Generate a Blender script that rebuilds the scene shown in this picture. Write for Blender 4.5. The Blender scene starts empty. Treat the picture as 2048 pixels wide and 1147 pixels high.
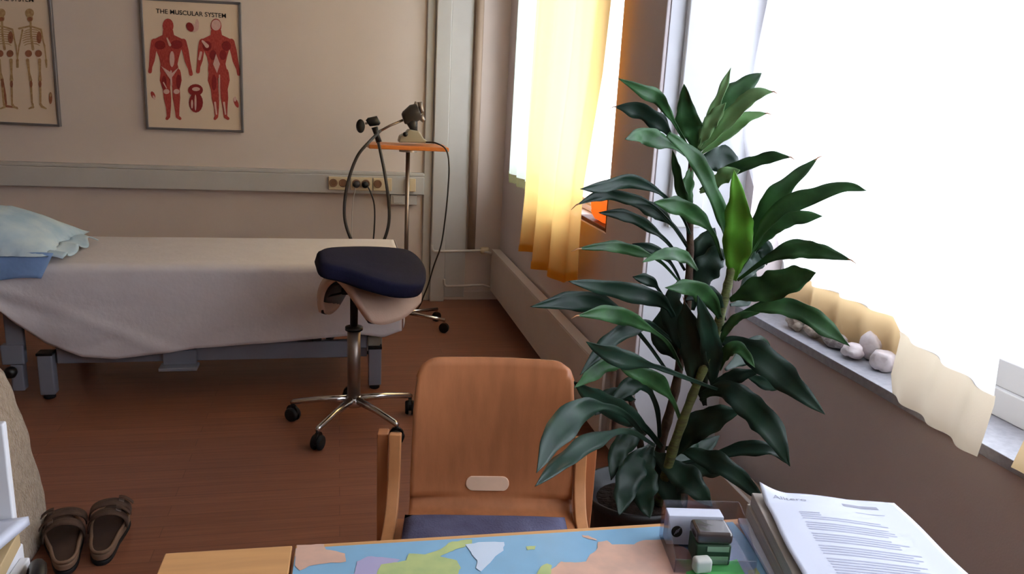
import bpy, bmesh, math, random
from mathutils import Vector, Matrix, noise
random.seed(7)
S = bpy.context.scene
COL = S.collection
PI = math.pi

# ------------------------------------------------------------------ camera
F = 1560.0; CAMH = 1.4
pitch, roll, yaw = math.radians(13.97), math.radians(2.98), math.radians(12.9)
fw = Vector((math.sin(yaw), math.cos(yaw), 0)); rt = Vector((math.cos(yaw), -math.sin(yaw), 0)); up = Vector((0, 0, 1))
fw2 = fw*math.cos(pitch) - up*math.sin(pitch); up2 = up*math.cos(pitch) + fw*math.sin(pitch)
RT = rt*math.cos(roll) + up2*math.sin(roll); UP = up2*math.cos(roll) - rt*math.sin(roll); FW = fw2
EYE = Vector((0, 0, CAMH))
cam = bpy.data.cameras.new('camera'); camo = bpy.data.objects.new('camera', cam); COL.objects.link(camo)
m = Matrix((RT, UP, -FW)).transposed().to_4x4(); m.translation = EYE
camo.matrix_world = m
cam.sensor_width = 36; cam.lens = F/2048*36; cam.clip_start = 0.02; cam.clip_end = 200
S.camera = camo
# surveying helpers: where a sight line meets a plane of the room
def ray(x, y): return FW + RT*((x-1024)/F) - UP*((y-573.5)/F)
def onz(x, y, z=0.0): d = ray(x, y); return EYE + d*((z-CAMH)/d.z)
def ony(x, y, Y): d = ray(x, y); return EYE + d*(Y/d.y)
def onx(x, y, X): d = ray(x, y); return EYE + d*(X/d.x)

S.view_settings.view_transform = 'Standard'; S.view_settings.look = 'None'
S.view_settings.gamma = 1; S.view_settings.use_curve_mapping = False
S.view_settings.exposure = 0.0

# ------------------------------------------------------------------ materials
def srgb(r, g, b):
    f = lambda c: (c/255/12.92) if c/255 <= .04045 else ((c/255+.055)/1.055)**2.4
    return (f(r), f(g), f(b), 1)
def mat(name, rgb, rough=.6, metal=0, spec=.4, var=0, vscale=8, bump=0, bscale=60, stretch=(1,1,1), coat=0, rgb2=None, sheen=0):
    M = bpy.data.materials.new(name); M.use_nodes = True
    N = M.node_tree.nodes; L = M.node_tree.links; B = N['Principled BSDF']
    c = srgb(*rgb)
    B.inputs['Base Color'].default_value = c; B.inputs['Roughness'].default_value = rough
    B.inputs['Metallic'].default_value = metal; B.inputs['Specular IOR Level'].default_value = spec
    B.inputs['Coat Weight'].default_value = coat; B.inputs['Sheen Weight'].default_value = sheen
    tc = N.new('ShaderNodeTexCoord'); mp = N.new('ShaderNodeMapping'); mp.inputs['Scale'].default_value = stretch
    L.new(tc.outputs['Object'], mp.inputs['Vector'])
    if var or rgb2:
        n = N.new('ShaderNodeTexNoise'); n.inputs['Scale'].default_value = vscale; n.inputs['Detail'].default_value = 4
        L.new(mp.outputs[0], n.inputs['Vector'])
        r = N.new('ShaderNodeValToRGB'); L.new(n.outputs['Fac'], r.inputs[0])
        c2 = srgb(*rgb2) if rgb2 else tuple(min(1, v*(1+var)) for v in c[:3])+(1,)
        c1 = c if rgb2 else tuple(v*(1-var) for v in c[:3])+(1,)
        r.color_ramp.elements[0].position = .35; r.color_ramp.elements[1].position = .65
        r.color_ramp.elements[0].color = c1; r.color_ramp.elements[1].color = c2
        L.new(r.outputs[0], B.inputs['Base Color'])
    if bump:
        n = N.new('ShaderNodeTexNoise'); n.inputs['Scale'].default_value = bscale; L.new(mp.outputs[0], n.inputs['Vector'])
        b = N.new('ShaderNodeBump'); b.inputs['Strength'].default_value = bump; b.inputs['Distance'].default_value = .01
        L.new(n.outputs['Fac'], b.inputs['Height']); L.new(b.outputs[0], B.inputs['Normal'])
    return M
def cloth_through(name, rgb, trans, clear, rgb_t=None, bscale=300):
    M = bpy.data.materials.new(name); M.use_nodes = True
    N = M.node_tree.nodes; L = M.node_tree.links; N.remove(N['Principled BSDF']); out = N['Material Output']
    d = N.new('ShaderNodeBsdfDiffuse'); t = N.new('ShaderNodeBsdfTranslucent'); a = N.new('ShaderNodeBsdfTransparent')
    d.inputs[0].default_value = srgb(*rgb); t.inputs[0].default_value = srgb(*(rgb_t or rgb))
    tc = N.new('ShaderNodeTexCoord'); n = N.new('ShaderNodeTexNoise'); n.inputs['Scale'].default_value = bscale
    L.new(tc.outputs['Object'], n.inputs['Vector']); b = N.new('ShaderNodeBump'); b.inputs['Strength'].default_value = .15; b.inputs['Distance'].default_value = .003
    L.new(n.outputs['Fac'], b.inputs['Height']); L.new(b.outputs[0], d.inputs['Normal'])
    m1 = N.new('ShaderNodeMixShader'); m1.inputs[0].default_value = trans; L.new(d.outputs[0], m1.inputs[1]); L.new(t.outputs[0], m1.inputs[2])
    m2 = N.new('ShaderNodeMixShader'); m2.inputs[0].default_value = clear; L.new(m1.outputs[0], m2.inputs[1]); L.new(a.outputs[0], m2.inputs[2])
    L.new(m2.outputs[0], out.inputs[0]); return M
def glassy(name, rgb, gl=.1, tint=1.0, rough=.05):
    M = bpy.data.materials.new(name); M.use_nodes = True
    N = M.node_tree.nodes; L = M.node_tree.links; N.remove(N['Principled BSDF']); out = N['Material Output']
    a = N.new('ShaderNodeBsdfTransparent'); a.inputs[0].default_value = srgb(*rgb)
    g = N.new('ShaderNodeBsdfGlossy'); g.inputs['Roughness'].default_value = rough
    fr = N.new('ShaderNodeLayerWeight'); fr.inputs[0].default_value = .5
    pw = N.new('ShaderNodeMath'); pw.operation = 'POWER'; pw.inputs[1].default_value = 5; L.new(fr.outputs['Facing'], pw.inputs[0])
    ad = N.new('ShaderNodeMath'); ad.operation = 'MULTIPLY_ADD'; ad.inputs[1].default_value = .6; ad.inputs[2].default_value = gl; L.new(pw.outputs[0], ad.inputs[0])
    m1 = N.new('ShaderNodeMixShader'); L.new(ad.outputs[0], m1.inputs[0]); L.new(a.outputs[0], m1.inputs[1]); L.new(g.outputs[0], m1.inputs[2])
    L.new(m1.outputs[0], out.inputs[0]); return M

WALLW = mat('warm_white_paint', (218, 201, 190), .85, spec=.2, var=.02, vscale=3, bump=.05, bscale=200)
WALLR = mat('window_wall_paint', (216, 205, 205), .85, spec=.2, var=.02, vscale=3, bump=.05, bscale=200)
WALLD = mat('dark_unseen_wall', (150, 134, 120), .85, spec=.2, var=.03)  # tone of the unseen walls, darkened to cut bounced light on the left
CEIL = mat('ceiling_paint', (205, 198, 188), .9, spec=.1, var=.02)
TRUNK = mat('grey_trunking', (196, 190, 184), .5, var=.02)
WHITEP = mat('white_gloss_paint', (225, 225, 225), .35, var=.02)
JOGW = mat('pier_daylight_white', (225, 226, 232), .7, var=.02)  # window daylight on the pier's near face is put into this bluish white
RAD = mat('radiator_enamel', (208, 197, 188), .4, var=.02)
SILL = mat('grey_stone_sill', (150, 150, 158), .35, rgb2=(165, 165, 172), vscale=60)
TAN = mat('tan_pipe_paint', (176, 152, 132), .6, var=.03)
BEECH = mat('beech_wood', (176, 112, 72), .42, var=.10, vscale=6, stretch=(6, 6, .6), bump=.03, coat=.1)
BEECHL = mat('pale_beech_wood', (212, 158, 104), .45, var=.07, vscale=6, stretch=(.8, 8, 8), coat=.1)
BEECHP = mat('pale_ply', (236, 200, 172), .5, var=.05, vscale=20)
ORANGEW = mat('orange_laminate', (214, 128, 66), .4, var=.06, vscale=20)
CHROME = mat('chrome', (205, 200, 195), .18, metal=1, var=.03)
STEEL = mat('brushed_steel', (150, 135, 125), .4, metal=1, var=.05, vscale=30)
BLACK = mat('black_plastic', (18, 18, 20), .4, var=.1)
RUBBER = mat('black_rubber', (14, 14, 16), .7, var=.1)
GREYP = mat('blue_grey_enamel', (128, 130, 140), .5, var=.04)
NAVY = mat('navy_fabric', (26, 26, 48), .85, spec=.15, bump=.2, bscale=400, var=.08, vscale=30)
LEATHER = mat('beige_leather', (205, 172, 150), .5, var=.05, bump=.08, bscale=150)
SHEET = mat('white_sheet_cloth', (216, 208, 210), .9, spec=.1, var=.02, vscale=12, bump=.15, bscale=40)
VINYL = mat('tan_vinyl', (140, 105, 80), .5, var=.05)
PILLOW = mat('pale_blue_cotton', (170, 196, 216), .9, spec=.1, rgb2=(200, 216, 226), vscale=9, bump=.4, bscale=14)
PILLOWB = mat('blue_cotton_border', (130, 160, 205), .9, spec=.1, var=.05, bump=.3, bscale=20)
FLEECE = mat('beige_fleece', (168, 148, 125), 1, spec=.05, rgb2=(190, 172, 150), vscale=40, bump=1, bscale=120, sheen=.3)
PAPER = mat('white_paper', (206, 209, 224), .8, spec=.2, var=.01)
PEDGE = mat('paper_edges', (176, 166, 158), .85, var=.12, vscale=3, stretch=(1, 1, 220))
INK = mat('grey_ink', (150, 150, 165), .8, var=.05)
INKL = mat('light_grey_ink', (172, 174, 194), .8, var=.03)
BLKINK = mat('black_ink', (40, 36, 36), .8, var=.05)
POSTP = mat('cream_poster_paper', (226, 202, 178), .6, var=.02, vscale=3)
FRAMEM = mat('grey_metal_frame', (128, 122, 122), .35, metal=.6, var=.04)
RED1 = mat('print_muscle_red', (158, 48, 44), .6, rgb2=(184, 74, 64), vscale=60, stretch=(3, 1, 1))
RED2 = mat('print_deep_red', (136, 30, 32), .6, var=.1, vscale=60)
PINK = mat('print_tendon', (214, 172, 162), .6, var=.05, vscale=60)
BONE = mat('print_bone', (190, 158, 112), .6, rgb2=(165, 125, 84), vscale=60)
BONED = mat('print_bone_shadow', (150, 92, 66), .6, var=.15, vscale=60)
IVORY = mat('ivory_plastic', (222, 200, 164), .45, var=.03)
BROWNP = mat('socket_brown', (140, 100, 74), .5, var=.05)
GREIGE = mat('grey_green_cast_metal', (150, 145, 130), .55, var=.05)
DARKM = mat('dark_motor_metal', (62, 58, 58), .45, metal=.3, var=.1)
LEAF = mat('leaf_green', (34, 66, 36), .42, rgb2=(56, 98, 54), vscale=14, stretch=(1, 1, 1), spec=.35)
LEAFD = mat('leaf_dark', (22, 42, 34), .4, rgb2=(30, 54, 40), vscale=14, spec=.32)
LEAFL = mat('leaf_young', (116, 158, 104), .45, rgb2=(138, 178, 122), vscale=16, spec=.45)
LEAFB = mat('leaf_bright', (84, 148, 42), .45, rgb2=(98, 160, 52), vscale=16, spec=.4)
DRY = mat('dry_leaf_tip', (170, 120, 84), .8, var=.15, vscale=40)
CANE = mat('plant_cane', (104, 112, 62), .7, rgb2=(84, 84, 56), vscale=30, stretch=(1, 1, 5), bump=.3)
CANED = mat('woody_cane', (62, 44, 34), .85, rgb2=(84, 64, 48), vscale=30, bump=.5)
SOIL = mat('potting_soil', (38, 26, 20), 1, var=.3, vscale=60, bump=1)
POTM = mat('black_pot', (16, 16, 18), .4, var=.1)
LEATHERB = mat('brown_suede', (72, 52, 42), .85, rgb2=(88, 66, 54), vscale=30, bump=.3)
CORK = mat('worn_footbed', (60, 42, 34), .85, var=.15, vscale=20)
SOLE = mat('sandal_sole', (120, 94, 76), .8, var=.1)
STONEA = mat('pale_coral_stone', (214, 200, 186), .9, rgb2=(150, 130, 112), vscale=26, bump=1, bscale=40)
STONEB = mat('grey_rough_stone', (188, 178, 174), .9, rgb2=(140, 130, 128), vscale=50, bump=1, bscale=60)
STONEC = mat('white_quartz_stone', (228, 218, 220), .7, rgb2=(205, 190, 190), vscale=20, bump=.6, bscale=30)
SEA = mat('map_sea', (132, 178, 210), .4, var=.04, vscale=14, coat=.2)
MPEACH = mat('map_peach', (222, 178, 156), .4, rgb2=(206, 168, 150), vscale=30, coat=.2)
MPURP = mat('map_lilac', (176, 168, 204), .4, var=.03, coat=.2)
MGREEN = mat('map_yellow_green', (188, 200, 134), .4, rgb2=(172, 188, 130), vscale=30, coat=.2)
MWHITE = mat('map_ice_white', (204, 218, 236), .4, var=.02, coat=.2)
GNOTE = mat('green_note_paper', (96, 190, 104), .8, var=.03)
ERASER = mat('white_eraser', (205, 205, 198), .7, var=.03)
STAMPG = mat('dark_green_plastic', (48, 74, 54), .35, var=.05)
STAMPL = mat('pale_green_label', (140, 170, 142), .5, var=.03)
SMOKE = mat('smoky_plastic', (62, 52, 50), .15, var=.1, coat=.6)
ACRYL = glassy('clear_acrylic', (240, 238, 242), .05, rough=.08)
PANE = glassy('window_glass', (250, 252, 255), .04)
SHEER = cloth_through('white_sheer_cloth', (232, 232, 236), .62, .22)
HEMP = cloth_through('pale_beige_hem_cloth', (224, 208, 184), .35, .03)
SHEERG = cloth_through('greenish_white_cloth', (205, 215, 200), .45, .10)
HEMB = cloth_through('beige_hem_cloth', (214, 184, 140), .45, .04)
HEMO = cloth_through('olive_hem_cloth', (130, 125, 85), .3, .02)
YEL = cloth_through('amber_curtain_cloth', (212, 132, 34), .6, .03, (255, 218, 136))
GLOWST = cloth_through('orange_translucent_stone', (240, 140, 80), .6, .0, (255, 176, 104))
DKRED = mat('dark_red_wood', (84, 34, 34), .5, var=.1)
BRICK = mat('exterior_paving', (150, 130, 115), .9, var=.1)
BLUEG = mat('blue_grey_cushion_cloth', (112, 112, 140), .9, spec=.1, rgb2=(94, 92, 118), vscale=14, bump=.3, bscale=200)
CABW = mat('white_cabinet', (222, 222, 226), .5, var=.02)
BOOKC = mat('beige_book_cover', (190, 165, 125), .6, var=.05)
BLUEE = mat('blue_paper_edge', (170, 184, 214), .7, var=.05)

# floor: narrow planks of reddish brown laminate running across the room
def floor_mat():
    M = mat('brown_plank_floor', (124, 74, 52), .38, spec=.35)
    N = M.node_tree.nodes; L = M.node_tree.links; B = N['Principled BSDF']
    tc = N.new('ShaderNodeTexCoord')
    br = N.new('ShaderNodeTexBrick'); br.inputs['Scale'].default_value = 1
    br.inputs['Brick Width'].default_value = 1.1; br.inputs['Row Height'].default_value = .065; br.inputs['Mortar Size'].default_value = .0012
    br.inputs['Color1'].default_value = srgb(142, 90, 68); br.inputs['Color2'].default_value = srgb(130, 82, 62); br.inputs['Mortar'].default_value = srgb(112, 70, 54)
    br.inputs['Bias'].default_value = 0
    L.new(tc.outputs['Object'], br.inputs['Vector'])
    mp = N.new('ShaderNodeMapping'); mp.inputs['Scale'].default_value = (1.2, 22, 1); L.new(tc.outputs['Object'], mp.inputs['Vector'])
    n = N.new('ShaderNodeTexNoise'); n.inputs['Scale'].default_value = 3; n.inputs['Detail'].default_value = 5; L.new(mp.outputs[0], n.inputs['Vector'])
    mx = N.new('ShaderNodeMix'); mx.data_type = 'RGBA'; mx.blend_type = 'OVERLAY'; mx.inputs['Factor'].default_value = .35
    L.new(br.outputs['Color'], mx.inputs['A']); L.new(n.outputs['Fac'], mx.inputs['B']); L.new(mx.outputs['Result'], B.inputs['Base Color'])
    return M
FLOOR = floor_mat()
BEECHM = mat('beech_edge_wood', (196, 134, 86), .45, var=.07, vscale=6, stretch=(6, 6, .8), coat=.1)

# ------------------------------------------------------------------ mesh helpers
ORG = {}
def BM(): return bmesh.new()
def box(b, c, s, rot=None, piv=None):
    r = bmesh.ops.create_cube(b, size=1); M = Matrix.Translation(c) @ (rot.to_4x4() if rot else Matrix()) @ Matrix.Diagonal((*s, 1))
    bmesh.ops.transform(b, matrix=M, verts=r['verts']); return r['verts']
def bx(b, x0, x1, y0, y1, z0, z1): return box(b, ((x0+x1)/2, (y0+y1)/2, (z0+z1)/2), (x1-x0, y1-y0, z1-z0))
def RZ(a): return Matrix.Rotation(a, 3, 'Z')
def tube(b, pts, r, seg=12, cap=True, flat=None):
    pts = [Vector(p) for p in pts]; rs = r if isinstance(r, (list, tuple)) else [r]*len(pts)
    rings = []; prev = None
    for i, p in enumerate(pts):
        t = (pts[min(i+1, len(pts)-1)] - pts[max(i-1, 0)]).normalized()
        if prev is None:
            a = Vector((0, 0, 1)) if abs(t.z) < .9 else Vector((1, 0, 0)); n = t.cross(a).normalized()
        else: n = (prev - t*prev.dot(t)).normalized()
        prev = n; bn = t.cross(n)
        rings.append([b.verts.new(p + (n*math.cos(k*2*PI/seg) + bn*math.sin(k*2*PI/seg))*rs[i]) for k in range(seg)])
    for i in range(len(rings)-1):
        for k in range(seg): b.faces.new((rings[i][k], rings[i][(k+1) % seg], rings[i+1][(k+1) % seg], rings[i+1][k]))
    if cap: b.faces.new(rings[0][::-1]); b.faces.new(rings[-1])
def strip(b, pts, wdir, w, t):
    """rectangular bar following pts; wdir = width direction"""
    pts = [Vector(p) for p in pts]; wd = Vector(wdir).normalized(); R = []
    for i, p in enumerate(pts):
        d = (pts[min(i+1, len(pts)-1)] - pts[max(i-1, 0)]).normalized(); n = wd.cross(d).normalized()
        R.append([b.verts.new(p + wd*sx*w/2 + n*sy*t/2) for sx, sy in ((-1, -1), (1, -1), (1, 1), (-1, 1))])
    for i in range(len(R)-1):
        for k in range(4): b.faces.new((R[i][k], R[i][(k+1) % 4], R[i+1][(k+1) % 4], R[i+1][k]))
    b.faces.new(R[0][::-1]); b.faces.new(R[-1])
def lathe(b, prof, c, seg=28, M=None):
    R = []
    for (r, z) in prof:
        ring = []
        for k in range(seg):
            v = Vector((r*math.cos(2*PI*k/seg), r*math.sin(2*PI*k/seg), z))
            if M: v = M @ v
            ring.append(b.verts.new(v + Vector(c)))
        R.append(ring)
    for i in range(len(R)-1):
        for k in range(seg): b.faces.new((R[i][k], R[i][(k+1) % seg], R[i+1][(k+1) % seg], R[i+1][k]))
    b.faces.new(R[0][::-1]); b.faces.new(R[-1])
def grid(b, fn, nu, nv, uv=(0, 1, 0, 1)):
    V = [[b.verts.new(fn(uv[0]+(uv[1]-uv[0])*i/nu, uv[2]+(uv[3]-uv[2])*j/nv)) for j in range(nv+1)] for i in range(nu+1)]
    for i in range(nu):
        for j in range(nv): b.faces.new((V[i][j], V[i+1][j], V[i+1][j+1], V[i][j+1]))
    return V
def slab(b, pts, off):
    """polygon pts extruded by vector off"""
    A = [b.verts.new(Vector(p)) for p in pts]; B2 = [b.verts.new(Vector(p)+Vector(off)) for p in pts]
    b.faces.new(A); b.faces.new(B2[::-1]); n = len(A)
    for i in range(n): b.faces.new((A[i], B2[i], B2[(i+1) % n], A[(i+1) % n]))
def lerp(a, c, t): return a+(c-a)*t
def pl(pts, t):
    """piecewise linear through list of (t, value)"""
    if t <= pts[0][0]: return pts[0][1]
    for (a, va), (c, vc) in zip(pts, pts[1:]):
        if t <= c: return va+(vc-va)*((t-a)/(c-a) if c > a else 0)
    return pts[-1][1]
def cr(P, n):
    """Catmull-Rom through vectors, n samples per span"""
    P = [Vector(p) for p in P]; Q = [P[0]*2-P[1]]+P+[P[-1]*2-P[-2]]; out = []
    for i in range(1, len(Q)-2):
        a, b_, c, d = Q[i-1], Q[i], Q[i+1], Q[i+2]
        for k in range(n):
            t = k/n; out.append(.5*((2*b_)+(c-a)*t+(2*a-5*b_+4*c-d)*t*t+(3*b_-a-3*c+d)*t**3))
    out.append(P[-1]); return out
def obj(name, b, m, parent=None, smooth=False, bevel=0, sub=0, solid=0, org=None, label=None):
    bmesh.ops.recalc_face_normals(b, faces=b.faces)
    if parent is not None: o0 = ORG[parent.name]
    elif org is not None: o0 = Vector(org)
    else:
        xs = [v.co for v in b.verts]
        o0 = Vector(((min(v.x for v in xs)+max(v.x for v in xs))/2, (min(v.y for v in xs)+max(v.y for v in xs))/2, min(v.z for v in xs)))
    for v in b.verts: v.co -= o0
    me = bpy.data.meshes.new(name); b.to_mesh(me); b.free(); me.materials.append(m)
    if smooth:
        for p in me.polygons: p.use_smooth = True
    o = bpy.data.objects.new(name, me); COL.objects.link(o)
    if parent is not None: o.parent = parent
    else: o.location = o0
    ORG[o.name] = o0
    if solid:
        q = o.modifiers.new('thickness', 'SOLIDIFY'); q.thickness = solid; q.offset = 0
    if bevel:
        q = o.modifiers.new('bevel', 'BEVEL'); q.width = bevel; q.segments = 3; q.limit_method = 'ANGLE'; q.angle_limit = math.radians(40); q.harden_normals = False
        for p in me.polygons: p.use_smooth = True
        w = o.modifiers.new('wn', 'WEIGHTED_NORMAL')
    if sub:
        q = o.modifiers.new('sub', 'SUBSURF'); q.levels = sub; q.render_levels = sub
    if label: o['label'] = label
    return o
def thing(name, label, cat, loc, group=None):
    o = bpy.data.objects.new(name, None); COL.objects.link(o); o.location = loc; o.empty_display_size = .1
    ORG[o.name] = Vector(loc); return tag(o, label, cat, group)
def tag(o, label, cat, group=None, kind=None):
    o['label'] = label; o['category'] = cat
    if group: o['group'] = group
    if kind: o['kind'] = kind
    return o
def struct(name, b, m, parent=None, **k):
    o = obj(name, b, m, parent, **k)
    if parent is None: o['kind'] = 'structure'
    return o

# ------------------------------------------------------------------ room shell
BY = 5.15; X1 = 1.08; X2 = 1.43; JY = 2.57; HT = 2.6; XL = -2.7; YB = -1.9
b = BM(); bx(b, XL-.1, 1.8, YB-.1, BY+.1, -.12, 0); struct('floor', b, FLOOR, org=(0, 0, 0))
b = BM(); bx(b, XL-.1, 1.8, YB-.1, BY+.1, HT, HT+.1); struct('ceiling', b, CEIL)
b = BM(); bx(b, XL-.1, 1.8, BY, BY+.15, 0, HT); struct('wall_back', b, WALLW)
b = BM(); bx(b, XL-.15, XL, YB, BY, 0, HT); struct('wall_left', b, WALLD)
b = BM(); bx(b, XL-.1, 1.8, YB-.15, YB, 0, HT); struct('wall_front', b, WALLD)
W1 = (3.03, 4.93, .853, 2.3)      # far window opening y0,y1,z0,z1
b = BM()
bx(b, X1, X1+.22, JY, W1[0], 0, HT); bx(b, X1, X1+.22, W1[1], BY, 0, HT); bx(b, X1, X1+.22, W1[0], W1[1], 0, W1[2]); bx(b, X1, X1+.22, W1[0], W1[1], W1[3], HT)
struct('wall_right', b, WALLR)
b = BM(); bx(b, X1+.22, 1.8, JY, JY+.12, 0, HT); bx(b, X1+.002, X1+.22, JY-.003, JY, 0, HT); struct('wall_pier', b, JOGW)
W2 = (-.7, 2.51, .66, 2.3)
b = BM()
bx(b, X2, 1.66, W2[1], JY-.001, 0, HT); bx(b, X2, 1.66, YB, W2[0], 0, HT); bx(b, X2, 1.66, W2[0], W2[1], 0, W2[2]); bx(b, X2, 1.66, W2[0], W2[1], W2[3], HT)
struct('wall_right_near', b, WALLR)
b = BM(); bx(b, 1.415, 1.65, W2[0], W2[1], .6602, .688); struct('trim_1', b, SILL, bevel=.002)        # window sill
b = BM(); bx(b, X1-.014, X1, JY, JY+.095, 0, HT); struct('trim_2', b, WALLR, bevel=.004)           # corner strip of the pier
b = BM(); bx(b, 1.135, 1.262, JY-.028, JY-.004, .965, 2.4); struct('trim_3', b, WHITEP, bevel=.006)  # white boxed panel on the pier
# trunking round the back wall
b = BM(); bx(b, XL, .545, 5.085, BY, .722, .84); bx(b, XL, .545, 5.09, BY, .84, .862); struct('trim_4', b, TRUNK, bevel=.006)
b = BM(); bx(b, .60, .695, 5.09, BY, 0, HT); bx(b, .545, .60, 5.125, BY, 0, HT); struct('trim_5', b, TRUNK, bevel=.006)
b = BM(); bx(b, .70, .84, 5.135, BY, .02, HT); struct('trim_8', b, TRUNK, bevel=.004)
b = BM(); tube(b, [(.875, 5.12, .36), (.875, 5.12, HT)], .026, 16); struct('trim_6', b, TAN, smooth=True)
b = BM(); bx(b, XL, .6, BY-.012, BY, 0, .06); bx(b, .695, X1, BY-.012, BY, 0, .06); struct('baseboard_back', b, WALLW, bevel=.003)
b = BM(); bx(b, X2-.012, X2, YB, JY-.004, 0, .06); struct('baseboard_right', b, WALLR, bevel=.003)
# windows
def window(name, x, y0, y1, z0, z1, mull, low=.14, t=.05):
    o = bpy.data.objects.new(name, None); COL.objects.link(o); o.location = (x, (y0+y1)/2, z0); ORG[name] = Vector(o.location); o['kind'] = 'structure'
    b = BM(); bx(b, x, x+t, y0, y1, z0, z0+low*.5); bx(b, x+.012, x+t, y0, y1, z0+low*.5, z0+low); bx(b, x, x+t, y0, y1, z1-.06, z1)
    bx(b, x+.002, x+t-.002, y0, y0+.05, z0+.001, z1-.001); bx(b, x+.002, x+t-.002, y1-.05, y1, z0+.001, z1-.001)
    for ym in mull: bx(b, x+.003, x+t-.003, ym-.035, ym+.035, z0+low-.01, z1-.05)
    obj('window_frame', b, WHITEP, o, bevel=.004)
    ys = [y0+.04]+list(mull)+[y1-.04]
    for a, c in zip(ys, ys[1:]):
        b = BM(); bx(b, x+.022, x+.026, a, c, z0+low-.01, z1-.05); obj('pane', b, PANE, o)
window('window_1', X1+.12, W1[0]+.002, W1[1]-.002, W1[2]+.002, W1[3]-.002, [3.95], .05)
window('window_2', 1.575, W2[0]+.002, W2[1]-.002, W2[2]+.0285, W2[3]-.002, [.55], .14)

# ------------------------------------------------------------------ radiators and pipes
t = thing('radiator', 'long beige panel radiator low on the far window wall beneath the amber curtain', 'radiator', (1.04, 3.85, .08))
b = BM(); bx(b, 1.005, 1.018, 2.72, 5.06, .09, .365); obj('front_panel', b, RAD, t, bevel=.004)
b = BM(); bx(b, 1.05, 1.062, 2.72, 5.06, .09, .36); obj('rear_panel', b, RAD, t, bevel=.004)
b = BM(); bx(b, 1.006, 1.062, 2.722, 5.058, .362, .372)
obj('top_grille', b, RAD, t, bevel=.002)
b = BM()
for k in range(56): bx(b, 1.0185, 1.0495, 2.75+k*.041, 2.754+k*.041, .1, .355)
obj('convector_fin', b, RAD, t)
for y in (3.0, 4.8):
    b = BM(); bx(b, 1.062, 1.08, y-.02, y+.02, .15, .3); obj('wall_bracket', b, RAD, t)
b = BM(); lathe(b, [(.018, 0), (.024, .01), (.024, .05), (.018, .06)], (.93, 5.075, .36), 16, Matrix.Rotation(PI/2, 3, 'Y')); obj('thermostat_valve', b, IVORY, t, smooth=True)
b = BM(); tube(b, cr([(.60, 5.055, .40), (.61, 5.055, .362), (.66, 5.055, .355), (.93, 5.07, .36)], 6)+[Vector((1.01, 5.04, .345))], .009, 10)
tag(obj('heating_pipe', b, RAD, smooth=True), 'upper pale heating pipe running along the back wall into the radiator valve', 'pipe')
b = BM(); tube(b, cr([(.69, 5.075, .16), (.70, 5.075, .118), (.75, 5.075, .112), (.96, 5.07, .12)], 6)+[Vector((1.01, 5.04, .11))], .008, 10)
tag(obj('heating_pipe', b, RAD, smooth=True), 'lower pale heating pipe near the floor on the back wall, left of the radiator', 'pipe')
t = thing('skirting_heater', 'low brown-grey convector on the floor under the near windowsill, behind the plant', 'radiator', (1.35, 1.6, 0))
b = BM(); bx(b, 1.275, 1.29, .3, 2.4, .02, .17); obj('front_panel', b, RAD, t, bevel=.003)
b = BM(); bx(b, 1.2905, 1.41, .31, 2.39, .03, .135); obj('heating_core', b, TAN, t, bevel=.003)
b = BM(); bx(b, 1.288, 1.29, .3, 2.4, .02, .165); bx(b, 1.29, 1.416, .3, .304, .0, .165); bx(b, 1.29, 1.416, 2.396, 2.4, .0, .165); obj('end_cap', b, RAD, t)

# ------------------------------------------------------------------ sockets on the trunking
def socket(x0, x1, holes, label):
    t = thing('wall_socket', label, 'socket', ((x0+x1)/2, 5.08, .742), 'power sockets on the grey wall trunking')
    b = BM(); bx(b, x0, x1, 5.068, 5.085, .745, .828); obj('cover_plate', b, IVORY, t, bevel=.004)
    for h in holes:
        b = BM(); lathe(b, [(.026, 0), (.026, .004), (.02, .005), (.019, .001)], (h, 5.0675, .79), 20, Matrix.Rotation(PI/2, 3, 'X')); obj('socket_well', b, BROWNP, t, smooth=False)
socket(-.062, .055, (-.032, .028), 'ivory double socket at the left end of the row, both outlets empty')
socket(.075, .21, (.11, .17), 'ivory double socket holding two black plugs')
socket(.215, .335, (.245,), 'ivory socket plate to the right of the plugs, partly behind the hose')
socket(.42, .488, (), 'small blank ivory plate at the right end of the trunking beyond the trolley pole')
for (x, mm, lb) in ((.11, DARKM, 'dark grey plug in the left outlet of the double socket'), (.165, BLACK, 'black plug with a hanging lead in the double socket')):
    t = thing('power_plug', lb, 'plug', (x, 5.06, .78), 'plugs in the wall socket')
    b = BM(); lathe(b, [(.012, 0), (.02, .01), (.022, .035), (.018, .045)], (x, 5.064, .787), 16, Matrix.Rotation(PI/2, 3, 'X')); obj('plug_body', b, mm, t, smooth=True)
    b = BM()
    if x > .12: tube(b, cr([(x, 5.03, .787), (.19, 5.02, .76), (.222, 5.03, .66), (.225, 5.06, .5), (.21, 5.08, .3), (.2, 5.09, .03)], 8), .005, 8)
    else: tube(b, cr([(x, 5.03, .787), (.10, 5.03, .75), (.085, 5.06, .62), (.08, 5.08, .3), (.09, 5.09, .03)], 8), .0035, 8)
    obj('cord', b, DARKM if x > .12 else RAD, t, smooth=True)
b = BM(); bx(b, .33, .50, 5.10, BY, .655, .718); bx(b, .345, .41, 5.095, 5.10, .665, .71)
tag(obj('junction_box', b, TRUNK, bevel=.004), 'small grey cable box hanging under the right end of the trunking', 'box')

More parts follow.
